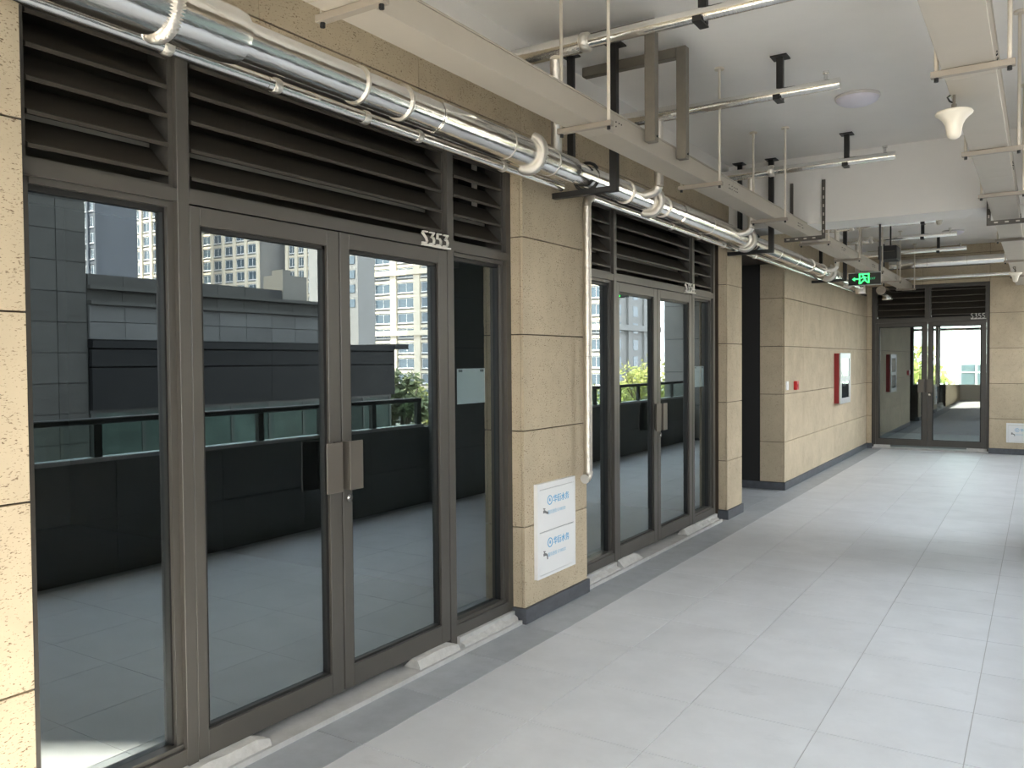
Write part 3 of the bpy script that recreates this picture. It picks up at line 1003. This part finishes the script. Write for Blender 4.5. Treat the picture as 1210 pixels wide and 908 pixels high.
# cable trays
def tray(x0, x1, ya, yb, L, lab):
    t = thing('cable_tray', lab, 'cable tray', ((x0 + x1) / 2, (ya + yb) / 2, 2.985))
    y = ya
    k = 0
    while y < yb - 0.01:
        e = min(y + L, yb)
        part('tray_section', MB().bevbox(x0, x1, y + 0.0015, e - 0.0015, 2.985, 3.097, 0.002), M['tray'], t)
        part('lid', MB().box(x0 - 0.004, x1 + 0.004, y + 0.0015, e - 0.0015, 3.0975, 3.106), M['tray'], t)
        if k:
            mb = MB()
            for dy_ in (-0.10, -0.07, -0.03, 0.03, 0.07, 0.10):
                for zz in (3.03, 3.055):
                    if RND.random() < 0.75:
                        mb.tube([(x1 - 0.001, y + dy_, zz), (x1 + 0.004, y + dy_, zz)], 0.004, 6)
                        mb.tube([(x0 + 0.001, y + dy_, zz), (x0 - 0.004, y + dy_, zz)], 0.004, 6)
            if mb.v:
                part('joint_bolts', mb, M['black'], t)
        y = e
        k += 1
tray(0.625, 0.795, -0.02, 17.0, 2.13, 'long beige cable tray hung over the shopfronts, left of the two trays')
tray(2.435, 2.640, -0.6, 17.0, 2.45, 'long beige cable tray at the top right, over the open side')
def tray_hanger(x0, x1, y, z, lab):
    h = thing('tray_hanger', lab, 'hanger', ((x0 + x1) / 2, y, 2.96), 'rod hangers under the cable trays')
    part('cross_bar', MB().bevbox(x0, x1, y - 0.018, y + 0.018, 2.955, 2.983, 0.002), M['bar'], h)
    for x in (x0 + 0.022, x1 - 0.022):
        r = part('rod', MB().tube([(x, y, 2.983), (x, y, 3.776)], 0.0095, 10), M['rod'], h)
        part('flange', MB().tube([(x, y, 3.766), (x, y, 3.779)], 0.034, 14), M['rod'], r)
        part('nut', MB().tube([(x, y, 2.938), (x, y, 2.955)], 0.010, 6), M['black'], r)
lefts = ['first rod hanger of the left cable tray, over the S353 doors', 'second rod hanger of the left cable tray, beside the black U hanger',
         'third rod hanger of the left cable tray, beyond the beige steel frames', 'rod hanger of the left cable tray just before the ceiling beam',
         'rod hanger of the left cable tray just behind the beam', 'rod hanger of the left cable tray behind the exit sign',
         'rod hanger of the left cable tray before the dark box', 'rod hanger of the left cable tray near S355', 'last rod hanger of the left cable tray at the end wall']
for i, lab in enumerate(lefts):
    tray_hanger(0.578, 0.905, 2.21 + 1.788 * i, 0, lab)
rights = ['nearest rod hanger of the right cable tray in view', 'second rod hanger of the right cable tray, behind the white antenna',
          'third rod hanger of the right cable tray, before the slotted angle', 'rod hanger of the right cable tray behind the beam',
          'rod hanger of the right cable tray over the far floor', 'last rod hanger of the right cable tray before the end wall']
for i, lab in enumerate(rights):
    tray_hanger(2.392, 2.715, (4.14, 5.84, 7.42, 10.3, 12.6, 14.9)[i], 0, lab)

# beige steel frames standing on the left tray
for y, lab in ((4.66, 'beige square steel frame over the left tray, nearer of two'), (5.17, 'beige square steel frame over the left tray, farther of two')):
    f = thing('ceiling_bracket', lab, 'bracket', (0.87, y, 3.02), 'steel frames over the left cable tray')
    part('upright', MB().bevbox(0.812, 0.878, y - 0.03, y + 0.03, 3.02, 3.74, 0.003), M['steel'], f)
    part('top_bar', MB().bevbox(0.13, 0.81, y - 0.03, y + 0.03, 3.675, 3.74, 0.003), M['steel'], f)
    part('bolt', MB().tube([(0.878, y, 3.05), (0.885, y, 3.05)], 0.007, 6), M['black'], f)
# slotted angle frames at the beam
def slotted(x, x2, zt, lab):
    f = thing('slotted_angle_frame', lab, 'bracket', (x, 8.72, 2.93))
    mb = MB()
    s = 1 if x2 > x else -1
    mb.box(x, x + 0.034, 8.745, 8.75, 2.93, zt)
    mb.box(x, x + 0.004, 8.745, 8.778, 2.93, zt)
    part('upright', mb, M['slotted'], f)
    part('cross_piece', MB().box(x, x2, 8.74, 8.745, 2.925, 2.965).box(x, x2, 8.745, 8.778, 2.925, 2.929), M['slotted'], f)
    sl = MB()
    z = 2.99
    while z < zt - 0.04:
        sl.box(x + 0.011, x + 0.023, 8.7435, 8.7452, z, z + 0.03)
        z += 0.085
    n = int(abs(x2 - x) / 0.085)
    for k in range(n):
        xa = x + s * (0.06 + 0.085 * k)
        sl.box(xa, xa + s * 0.03, 8.7385, 8.7402, 2.939, 2.951)
    part('slots', sl, M['pale'], f)['kind'] = 'stuff'
slotted(0.945, 0.575, 3.52, 'dark slotted steel angle under the left tray at the beam')
slotted(2.385, 2.76, 3.20, 'dark slotted steel angle under the right tray at the beam')
solo('steel_strap', MB().box(0.63, 0.66, 8.755, 8.775, 3.10, 3.52), M['slotted'], 'dark slotted steel strap on the beam face left of the taller one', 'bracket')
# dark box hung behind the beam
jb = thing('dark_junction_box', 'black box hung high behind the beam, right of the left tray', 'box', (0.98, 13.1, 3.2))
part('body', MB().bevbox(0.80, 1.05, 13.1, 13.5, 3.16, 3.36, 0.01), M['black'], jb)
part('seam', MB().box(0.83, 1.02, 13.098, 13.101, 3.27, 3.275), M['steel'], jb)
part('stem', MB().tube([(0.94, 13.3, 3.35), (0.94, 13.3, 3.78)], 0.012, 8), M['black'], jb)

# ceiling lights
def lamp(x, y, lab):
    l = thing('ceiling_light', lab, 'ceiling light', (x, y, 3.78), 'round ceiling lights')
    part('rim', MB().lathe((x, y, 3.78), [(0.0, 0.0), (0.165, 0.0), (0.168, -0.012), (0.162, -0.022), (0.15, -0.022)], 36), M['lampbase'], l)
    prof = [(0.158, -0.022)]
    for k in range(1, 10):
        a = math.pi / 2 * k / 9
        prof.append((0.158 * math.cos(a), -0.022 - 0.055 * math.sin(a)))
    part('diffuser', MB().lathe((x, y, 3.78), prof, 36), M['diffuser'], l)
lamp(1.585, 7.0, 'round white ceiling light nearer the camera')
lamp(1.60, 15.2, 'round white ceiling light beyond the ceiling beam')

# ceiling antennas
def antenna(x, y, zt, ztop, lab):
    a = thing('ceiling_antenna', lab, 'antenna', (x, y, zt - 0.13), 'white trumpet-shaped antennas')
    prof = [(0.0, 0.0), (0.078, 0.0), (0.083, -0.007), (0.081, -0.014), (0.066, -0.026), (0.050, -0.043), (0.039, -0.065),
            (0.034, -0.09), (0.031, -0.112), (0.024, -0.125), (0.012, -0.131), (0.0, -0.132)]
    part('cone', MB().lathe((x, y, zt), prof, 28), M['antenna'], a)
    part('stem', MB().tube([(x, y, zt), (x, y, zt + 0.035)], 0.012, 12).tube([(x, y, zt + 0.03), (x, y, ztop)], 0.007, 8), M['steel'], a)
    part('cable', MB().tube([(x, y, zt + 0.04), (x - 0.02, y + 0.01, zt + 0.055), (x - 0.03, y + 0.01, zt + 0.075), (x - 0.01, y, zt + 0.085)], 0.0045, 8), M['black'], a)
antenna(2.452, 4.55, 2.905, 2.984, 'white trumpet-shaped antenna nearest the camera, below the right tray')
antenna(1.79, 11.0, 3.42, 3.779, 'white trumpet-shaped antenna on the ceiling behind the beam')
antenna(2.505, 13.5, 2.90, 2.984, 'white trumpet-shaped antenna by the end wall, below the right tray')

# exit sign
es = thing('exit_sign', 'green lit exit sign with arrow and running man hanging from the beam', 'sign', (1.27, 9.22, 2.48))
part('housing', MB().bevbox(1.112, 1.425, 9.21, 9.235, 2.484, 2.606, 0.003), M['sign'], es)
part('rim', MB().box(1.110, 1.427, 9.207, 9.237, 2.606, 2.612).box(1.110, 1.427, 9.207, 9.237, 2.478, 2.484), M['signrim'], es)
part('rod', MB().tube([(1.415, 9.222, 2.612), (1.415, 9.222, 3.095)], 0.010, 8), M['black'], es)
def exit_glyphs():
    y0, y1 = 9.2075, 9.2102
    def poly(name, pts, m):
        part(name, MB().prism([(1.112 + a * 0.313, 2.484 + b * 0.122) for a, b in pts], 1, y0, y1), m, es)
    poly('arrow', [(0.12, 0.50), (0.21, 0.66), (0.21, 0.56), (0.33, 0.56), (0.33, 0.46), (0.21, 0.46), (0.21, 0.33)], M['green'])
    # door frame
    def bx(mb, a0, a1, b0, b1):
        return mb.box(1.112 + a0 * 0.313, 1.112 + a1 * 0.313, y0, y1, 2.484 + b0 * 0.122, 2.484 + b1 * 0.122)
    mb = MB()
    bx(mb, 0.335, 0.375, 0.10, 0.93); bx(mb, 0.615, 0.655, 0.15, 0.93); bx(mb, 0.335, 0.655, 0.85, 0.95)
    bx(mb, 0.335, 0.41, 0.10, 0.20); bx(mb, 0.59, 0.655, 0.15, 0.24)
    part('door_outline', mb, M['green'], es)
    cx = 1.112 + 0.47 * 0.313
    mb = MB()
    def seg(p, q, w):
        (a, b), (c, d) = p, q
        P = Vector((1.112 + a * 0.313, 2.484 + b * 0.122)); Q = Vector((1.112 + c * 0.313, 2.484 + d * 0.122))
        n = (Q - P).normalized().orthogonal() * w
        mb.prism([P + n, Q + n, Q - n, P - n], 1, y0, y1)
    seg((0.435, 0.80), (0.475, 0.80), 0.007)            # head
    seg((0.47, 0.72), (0.53, 0.42), 0.008)              # trunk
    seg((0.47, 0.68), (0.40, 0.52), 0.005)              # arms
    seg((0.50, 0.66), (0.58, 0.60), 0.005)
    seg((0.52, 0.42), (0.44, 0.30), 0.006)              # legs
    seg((0.44, 0.30), (0.40, 0.16), 0.005)
    seg((0.53, 0.42), (0.56, 0.28), 0.006)
    seg((0.56, 0.28), (0.60, 0.20), 0.005)
    part('running_man', mb, M['green'], es)
    text_mesh('lettering', 'EXIT', 0.030, M['greendim'], es, (1.112 + 0.67 * 0.313, 9.2095, 2.484 + 0.42 * 0.122), 'x', 0.001, sx=0.85)
exit_glyphs()

# ---------------------------------------------------------------- room numbers
STROKES = {
    'S': [(.62, 1), (.12, 1), (.0, .84), (.52, .42), (.62, .2), (.5, .0), (.0, .0)],
    '3': [(.05, 1), (.62, 1), (.28, .6), (.52, .55), (.64, .35), (.6, .1), (.45, 0), (.05, 0)],
    '5': [(.6, 1), (.12, 1), (.1, .57), (.45, .57), (.62, .4), (.62, .14), (.48, 0), (.05, 0)],
    '4': [(.5, 0), (.5, 1), (.0, .3), (.72, .3)],
}
def number_sign(F, text, u0, u1, zb, h, lab):
    c = F.P((u0 + u1) / 2, -0.10, zb)
    t = thing('room_number', lab, 'sign', c, 'room numbers over the shop doors')
    pitch = (u1 - u0) / len(text)
    ww = pitch * 0.98
    for i, ch in enumerate(text):
        mb = MB()
        pts = [Vector((u0 + pitch * i + p[0] * ww, zb + h * 0.20 + p[1] * h * 0.80)) for p in STROKES[ch]]
        for a, b in zip(pts, pts[1:]):
            d = (b - a).normalized()
            n = d.orthogonal() * h * 0.044
            a2, b2 = a - d * h * 0.04, b + d * h * 0.04
            q = [a2 + n, b2 + n, b2 - n, a2 - n]
            w0, w1 = F.P(0, -0.099, 0), F.P(0, -0.085, 0)
            if F.kind == 'x':
                mb.prism([(k.x, k.y) for k in q], 0, w0[0], w1[0])
            else:
                mb.prism([(k.x, k.y) for k in q], 1, w1[1], w0[1])
        part('digit', mb, M['number'], t)
    part('underline', F.box(MB(), u0, u1, -0.1035, -0.085, zb, zb + h * 0.13), M['number'], t)
number_sign(FX, 'S353', 3.645, 3.900, 2.370, 0.078, 'metal room number S353 over the nearest doors')
number_sign(FX, 'S354', 7.690, 7.960, 2.378, 0.088, 'metal room number S354 over the middle doors')
number_sign(FE, 'S355', 1.735, 1.975, 2.424, 0.100, 'metal room number S355 over the far end doors')

# ---------------------------------------------------------------- water meter cabinets
def tap_icon(parent, F, u, z, s, bent):
    mb = MB()
    def seg(p, q, w):
        P, Q = Vector((u + p[0] * s, z + p[1] * s)), Vector((u + q[0] * s, z + q[1] * s))
        n = (Q - P).normalized().orthogonal() * w * s
        w0, w1 = F.P(0, 0.0125, 0), F.P(0, 0.0145, 0)
        pts = [P + n, Q + n, Q - n, P - n]
        if F.kind == 'x':
            mb.prism([(k.x, k.y) for k in pts], 0, w0[0], w1[0])
        else:
            mb.prism([(k.x, k.y) for k in pts], 1, w1[1], w0[1])
    seg((0.0, 0.25), (0.45, 0.25), 0.14)
    seg((0.2, 0.3), (0.2, 0.6), 0.06)
    seg((0.0, 0.62), (0.42, 0.55), 0.05)
    if bent:
        seg((0.45, 0.25), (0.8, 0.1), 0.12)
        seg((0.8, 0.1), (0.86, -0.35), 0.09)
    else:
        seg((0.45, 0.2), (1.05, 0.0), 0.13)
    part('tap_picture', mb, M['ink_grey'], parent)
def meter_door(t, F, u0, u1, z0, z1, bent, k=1.0):
    mb = F.bev(MB(), u0, u1, 0.0, 0.012, z0, z1, 0.002)
    d = part('cabinet_door', mb, M['white'], t)
    zc = z0 + (z1 - z0) * 0.72
    ring = []
    for i in range(21):
        a = 2 * math.pi * i / 20
        ring.append(F.P(u0 + 0.135 * k + 0.030 * k * math.cos(a), 0.0125, zc + 0.030 * k * math.sin(a)))
    part('logo_ring', MB().tube(ring, 0.0030 * k, 6), M['ink_blue'], d)
    drop = [(0, 1.0), (0.35, 0.35), (0.45, -0.1), (0.25, -0.5), (-0.25, -0.5), (-0.45, -0.1), (-0.35, 0.35)]
    pts = [(u0 + 0.135 * k + a * 0.017 * k, zc + b * 0.017 * k) for a, b in drop]
    w0, w1 = F.P(0, 0.0115, 0), F.P(0, 0.0140, 0)
    part('logo_drop', MB().prism(pts, 0, w0[0], w1[0]) if F.kind == 'x' else MB().prism(pts, 1, w1[1], w0[1]), M['ink_blue'], d)
    ud = 'y' if F.kind == 'x' else 'x'
    text_mesh('lettering', '华衍水务', 0.056 * k, M['ink_blue'], d, F.P(u0 + 0.180 * k, 0.0125, zc - 0.020 * k), ud)
    text_mesh('lettering', '服务热线 57180222', 0.030 * k, M['ink_pale'], d, F.P(u0 + 0.105 * k, 0.0125, zc - 0.092 * k), ud)
    tap_icon(d, F, u0 + 0.045 * k, zc - 0.085 * k, 0.062 * k, bent)
def meter_cabinet(F, u0, u1, z0, z1, n, lab):
    c = F.P((u0 + u1) / 2, 0, z0)
    t = thing('meter_cabinet', lab, 'cabinet', c)
    mb = MB()
    F.box(mb, u0, u0 + 0.028, -0.015, 0.012, z0, z1)
    F.box(mb, u1 - 0.022, u1, -0.015, 0.012, z0, z1)
    F.box(mb, u0 + 0.028, u1 - 0.022, -0.015, 0.012, z1 - 0.038, z1)
    F.box(mb, u0 + 0.028, u1 - 0.022, -0.015, 0.012, z0, z0 + 0.02)
    part('frame', mb, M['white'], t)
    part('recess', F.box(MB(), u0 + 0.028, u1 - 0.022, -0.015, -0.0005, z0 + 0.02, z1 - 0.038), M['line'], t)
    h = (z1 - 0.038 - z0 - 0.02) / n
    for k in range(n):
        meter_door(t, F, u0 + 0.030, u1 - 0.024, z1 - 0.038 - h * (k + 1) + 0.003, z1 - 0.038 - h * k - 0.005, k == 1 or n == 1)
meter_cabinet(FX, 4.695, 5.225, 0.262, 0.898, 2, 'white two-door water meter cabinet with blue print on the pillar right of S353')
meter_cabinet(Front('y', 17.13), 2.302, 2.86, 0.215, 0.562, 1, 'small white water meter cabinet low on the end wall right of S355')

# papers behind the narrow panes
for a, b, z0, z1, lab in ((4.085, 4.385, 1.458, 1.676, 'blank white paper taped inside the narrow pane right of the S353 doors'),
                          (8.19, 8.47, 1.44, 1.655, 'blank white paper taped inside the narrow pane right of the S354 doors')):
    t = thing('paper_notice', lab, 'paper', (-0.187, (a + b) / 2, z0), 'papers in the shop windows')
    part('sheet', MB().box(-0.1890, -0.1875, a, b, z0, z1), M['paper'], t)
    part('tape', MB().box(-0.1872, -0.1868, a + 0.015, a + 0.055, z1 - 0.022, z1 - 0.006)
         .box(-0.1872, -0.1868, b - 0.055, b - 0.015, z1 - 0.022, z1 - 0.006), M['ink_grey'], t)

# ---------------------------------------------------------------- fire cabinet and alarm
fc = thing('fire_hose_cabinet', 'red fire hose cabinet with a silver glazed front on the tan wall', 'cabinet', (0, 14.56, 1.0))
part('body', MB().box(-0.015, 0.062, 14.16, 14.96, 1.0, 1.81), M['red'], fc)
dr = MB()
for b in ((14.15, 14.24, 0.99, 1.82), (14.88, 14.97, 0.99, 1.82), (14.24, 14.88, 1.73, 1.82), (14.24, 14.88, 1.36, 1.43), (14.24, 14.88, 0.99, 1.08)):
    dr.bevbox(0.0625, 0.088, b[0], b[1], b[2], b[3], 0.003)
dd = part('door', dr, M['alu'], fc)
part('inside_panel', MB().box(0.0625, 0.066, 14.24, 14.88, 1.08, 1.73), M['cabin'], dd)
part('top_label', MB().box(0.0665, 0.0685, 14.26, 14.86, 1.60, 1.72), M['cream'], dd)
part('notice', MB().box(0.0665, 0.0685, 14.40, 14.78, 1.47, 1.60), M['pink'], dd)
part('notice', MB().box(0.0665, 0.0685, 14.42, 14.70, 1.27, 1.34), M['white'], dd)
part('glass_pane', MB().box(0.074, 0.079, 14.24, 14.88, 1.43, 1.73), M['cabglass'], dd)
part('glass_pane', MB().box(0.074, 0.079, 14.24, 14.88, 1.08, 1.36), M['cabglass'], dd)
al = thing('fire_alarm_button', 'small red fire alarm button on the tan wall left of the fire cabinet', 'alarm', (0, 11.60, 1.31))
part('box', MB().bevbox(-0.015, 0.03, 11.545, 11.665, 1.305, 1.425, 0.006), M['redbtn'], al)
part('push_plate', MB().box(0.03, 0.034, 11.575, 11.635, 1.335, 1.385), M['red'], al)
sw = thing('wall_switch_plate', 'small white switch plate by the wall corner next to the dark recess', 'switch', (0, 11.18, 1.31))
part('plate', MB().bevbox(-0.015, 0.0, 11.13, 11.23, 1.315, 1.43, 0.003), M['white'], sw)
part('rocker', MB().bevbox(0.0, 0.005, 11.16, 11.20, 1.345, 1.40, 0.002), M['white'], sw)

# ---------------------------------------------------------------- the world across the open side
struct('ground', MB().box(-60, 260, -160, 320, -9.3, -9.0), M['street'])

# tall clad block, its corner mirrored in the left pane
tw = thing('clad_tower_block', 'grey stone clad block mirrored at the left of the first pane', 'building', (16.5, 1.9, -9))
part('body', MB().box(13.52, 19.5, -5.95, 9.78, -9, 26), M['greydark'], tw)
for i in range(5):
    for k in range(11):
        piece('stone_panel', (0.03, 0.606, 0.606), M['greystone'], tw, (13.51, 9.47 - 0.62 * i, -0.2 + 0.62 * k))

# curved low wing with a stone band over a dark metal band
wg = thing('shopping_wing', 'grey stone and dark metal wing of the mall mirrored behind the railing', 'building', (16, 14.5, -9))
part('core', MB().box(13.56, 24, 9.80, 16.95, -9, 3.0).box(13.56, 24, 16.95, 19.2, -9, 2.2), M['greydark'], wg)
part('roof_slab', MB().box(13.3, 24, 19.2, 19.8, 2.13, 2.28), M['metalband'], wg)
part('parapet_body', MB().box(13.56, 24, 9.80, 15.2, 3.0, 3.62).box(13.56, 24, 15.2, 16.95, 3.0, 3.36), M['greydark'], wg)
part('cornice', MB().box(13.36, 13.56, 9.80, 16.95, 2.98, 3.06).box(13.40, 13.6, 9.80, 16.95, 3.30, 3.38), M['greystone'], wg)
n = 9
for i in range(n):
    a, b = 9.80 + 7.15 * i / n, 9.80 + 7.15 * (i + 1) / n
    for z0, z1 in ((2.25, 2.62), (2.62, 2.98)):
        piece('stone_panel', (0.10, b - a - 0.012, z1 - z0 - 0.012), M['palestone'], wg, (13.50, (a + b) / 2, (z0 + z1) / 2))
    piece('stone_panel', (0.04, b - a - 0.012, 0.235), M['greystone'], wg, (13.56, (a + b) / 2, 3.18))
    if b < 15.3:
        piece('stone_panel', (0.06, b - a - 0.012, 0.23), M['greystone'], wg, (13.53, (a + b) / 2, 3.50))
for i in range(4):
    a, b = 9.80 + 9.4 * i / 4, 9.80 + 9.4 * (i + 1) / 4
    for z0, z1 in ((0.77, 1.66), (1.68, 2.05), (2.07, 2.24)):
        piece('metal_panel', (0.12 if z1 < 2.06 else 0.2, b - a - 0.01, z1 - z0 - 0.01), M['metalband'], wg, (13.45, (a + b) / 2, (z0 + z1) / 2))
part('side_cladding', MB().box(13.4, 24, 19.2, 19.26, 0.77, 2.13), M['metalband'], wg)
sf = part('shopfront_frame', MB().box(13.50, 13.56, 9.8, 19.2, 0.70, 0.77), M['rail'], wg)
for i in range(9):
    y = 9.85 + 1.16 * i
    part('mullion', MB().box(13.48, 13.56, y - 0.04, y + 0.04, -4, 0.70), M['rail'], sf)
    if i < 8:
        part('glass_pane', MB().box(13.50, 13.51, y + 0.04, y + 1.12, -4, 0.70), M['shopwin'], sf)
cb = thing('roof_upstand', 'small stone clad upstand on the mall roof mirrored in the left S353 door leaf', 'building', (15, 15.4, 3.3))
part('body', MB().box(13.52, 14.25, 15.02, 15.85, 3.36, 4.02), M['upstand'], cb)
part('coping', MB().box(13.54, 13.95, 15.04, 15.3, 4.02, 4.16), M['upstand'], cb)

# apartment towers farther off; windowed fronts, shade put into the greyer colour of the sides
def tower(lab, x0, x1, y0, y1, z0, z1, m, ms, cols, floors, fz0, fh, rib=0.5, sidecols=0, band=()):
    t = thing('apartment_tower', lab, 'building', ((x0 + x1) / 2, (y0 + y1) / 2, z0), 'apartment towers across the street')
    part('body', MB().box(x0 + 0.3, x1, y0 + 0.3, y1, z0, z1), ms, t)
    W = x1 - x0
    mb = MB()
    for c in range(cols + 1):
        u = x0 + W * c / cols
        mb.box(u - rib / 2, u + rib / 2, y0 - 0.2, y0 + 0.3, z0, z1)
    for f in range(floors + 1):
        z = fz0 + fh * f
        mb.box(x0, x1, y0 + 0.05, y0 + 0.3, z - 0.35, z + 0.15)
    for z in band:
        mb.box(x0 - 0.4, x1 + 0.2, y0 - 0.6, y0 + 0.3, z - 0.5, z + 0.5)
    part('facade_ribs', mb, m, t)
    key = ('win', round(W / cols, 2), rib, fh)
    ww, hh = W / cols - rib - 0.5, fh * 0.62
    if key not in _cache:
        a = MB().box(-ww / 2, ww / 2, -0.06, 0.0, -hh / 2, hh / 2)
        _cache[key] = a.mesh('window', M['winglass'])
        fr = MB()
        for q in (-ww / 2, -ww * 0.05, ww / 2 - 0.08):
            fr.box(q, q + 0.08, -0.12, -0.05, -hh / 2, hh / 2)
        for q in (-hh / 2, hh / 2 - 0.08):
            fr.box(-ww / 2, ww / 2, -0.12, -0.05, q, q + 0.08)
        fr.box(-ww / 2 - 0.1, ww / 2 + 0.1, -0.3, 0.0, -hh / 2 - 0.15, -hh / 2)
        _cache[key + ('f',)] = fr.mesh('window_frame', M['winwhite'])
    for c in range(cols):
        for f in range(floors):
            w_ = link('window', _cache[key], t, Vector((x0 + W * (c + 0.5) / cols, y0 + 0.29, fz0 + fh * (f + 0.53))) - wloc(t))
            link('window_frame', _cache[key + ('f',)], w_)
    if sidecols:
        D = y1 - y0
        key2 = ('swin', fh)
        if key2 not in _cache:
            _cache[key2] = MB().box(-0.06, 0.0, -1.0, 1.0, -hh / 2, hh / 2).mesh('window', M['winglass'])
        for c in range(sidecols):
            for f in range(floors):
                link('window', _cache[key2], t, Vector((x0 + 0.30, y0 + D * (c + 0.5) / sidecols, fz0 + fh * (f + 0.53))) - wloc(t))
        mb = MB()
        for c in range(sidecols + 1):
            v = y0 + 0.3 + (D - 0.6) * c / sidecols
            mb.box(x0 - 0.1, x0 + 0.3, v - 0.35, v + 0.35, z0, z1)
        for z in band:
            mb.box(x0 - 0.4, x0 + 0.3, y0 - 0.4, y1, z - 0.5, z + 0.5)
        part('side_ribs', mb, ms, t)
    return t
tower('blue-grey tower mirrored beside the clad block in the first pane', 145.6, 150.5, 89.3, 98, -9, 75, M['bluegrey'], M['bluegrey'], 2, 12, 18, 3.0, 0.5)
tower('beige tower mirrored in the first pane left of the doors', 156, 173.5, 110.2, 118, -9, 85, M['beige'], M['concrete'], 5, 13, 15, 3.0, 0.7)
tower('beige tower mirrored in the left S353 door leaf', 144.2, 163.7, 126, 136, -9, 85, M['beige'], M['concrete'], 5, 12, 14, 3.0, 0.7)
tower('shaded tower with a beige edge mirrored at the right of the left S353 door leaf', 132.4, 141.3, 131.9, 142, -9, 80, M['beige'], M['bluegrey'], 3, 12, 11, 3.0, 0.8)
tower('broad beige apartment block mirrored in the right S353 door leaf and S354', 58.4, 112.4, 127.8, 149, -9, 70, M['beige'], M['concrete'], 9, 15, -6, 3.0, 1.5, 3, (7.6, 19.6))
gt = thing('grey_stair_tower', 'grey concrete stair tower mirrored at the left of the right S353 door leaf', 'building', (43, 48, -9))
part('body', MB().box(40.8, 46, 47.1, 49.0, -9, 22), M['concrete'], gt)
for k in range(8):
    part('vent', MB().box(41.1, 41.7, 47.05, 47.12, 6.0 + 1.1 * k, 6.6 + 1.1 * k), M['winglass'], gt)
# trees
def tree(x, y, z0, h, r, lab, m, seed, n=2600):
    t = thing('street_tree', lab, 'tree', (x, y, z0), 'street trees behind the railing')
    rr = random.Random(seed)
    tr = MB().tube([(x, y, z0), (x + 0.1, y, z0 + h * 0.4), (x, y + 0.1, z0 + h * 0.75)], 0, 8, rad=[0.16, 0.12, 0.06])
    for k in range(7):
        a = rr.uniform(0, 6.28)
        tr.tube([(x, y, z0 + h * rr.uniform(0.4, 0.6)), (x + math.cos(a) * r * 0.7, y + math.sin(a) * r * 0.7, z0 + h * rr.uniform(0.65, 0.9))], 0, 6, rad=[0.05, 0.02])
    part('trunk', tr, M['bark'], t)
    cl = []
    for k in range(26):
        a, b = rr.uniform(0, 6.28), rr.uniform(-0.6, 1.0)
        q = r * rr.uniform(0.35, 0.85)
        cl.append((x + math.cos(a) * q * math.cos(b), y + math.sin(a) * q * math.cos(b), z0 + h * 0.68 + q * math.sin(b) * h * 0.3 / r * 1.1, r * rr.uniform(0.25, 0.42)))
    vs, fs = [], []
    for k in range(n):
        c = rr.choice(cl)
        d = Vector((rr.gauss(0, 1), rr.gauss(0, 1), rr.gauss(0, 1))).normalized() * c[3] * rr.uniform(0.5, 1.05)
        p = Vector(c[:3]) + d
        u = Vector((rr.gauss(0, 1), rr.gauss(0, 1), rr.gauss(0, 1))).normalized()
        v = u.orthogonal().normalized()
        s = rr.uniform(0.05, 0.11)
        i = len(vs)
        vs += [p - u * s * 1.6, p - v * s * 0.7, p + u * s * 1.6, p + v * s * 0.7]
        fs.append((i, i + 1, i + 2, i + 3))
    part('crown', MB().add(vs, fs), m, t)
tree(14.6, 21.0, -4.5, 6.6, 1.1, 'dark green tree mirrored past the corner of the mall wing', M['leafdark'], 3)
tree(15.4, 24.2, -4.5, 6.3, 1.5, 'yellow-green tree mirrored low in the right S353 door leaf', M['leaf'], 4)
tree(16.2, 35.5, -6, 7.8, 1.9, 'yellow-green tree mirrored in the pane left of the S354 doors', M['leaf'], 5, 3200)
tree(14.2, 40.2, -6, 8.2, 2.3, 'tall yellow-green tree mirrored in the left S354 door leaf', M['leaf'], 6, 3200)
tree(11.6, 45.5, -6, 8.0, 2.0, 'yellow-green tree mirrored at the middle of the S354 doors', M['leaf'], 8, 2600)

# seen through the S355 rear window
wb = thing('white_building', 'white building with a grey window seen through the S355 doors', 'building', (2, 42, -9))
part('body', MB().box(-0.9, 9, 40.3, 48, -9, 1.9), M['render'], wb)
part('window', MB().box(-0.05, 2.4, 40.22, 40.31, 0.55, 1.45), M['winglass'], wb)
part('window_frame', MB().box(0.48, 0.54, 40.18, 40.25, 0.55, 1.45).box(1.1, 1.16, 40.18, 40.25, 0.55, 1.45).box(-0.05, 2.4, 40.18, 40.25, 1.1, 1.15), M['winwhite'], wb)
tree(-1.2, 33, -6, 9.2, 1.5, 'pale green tree seen through the S355 doors', M['leaf'], 9, 1800)
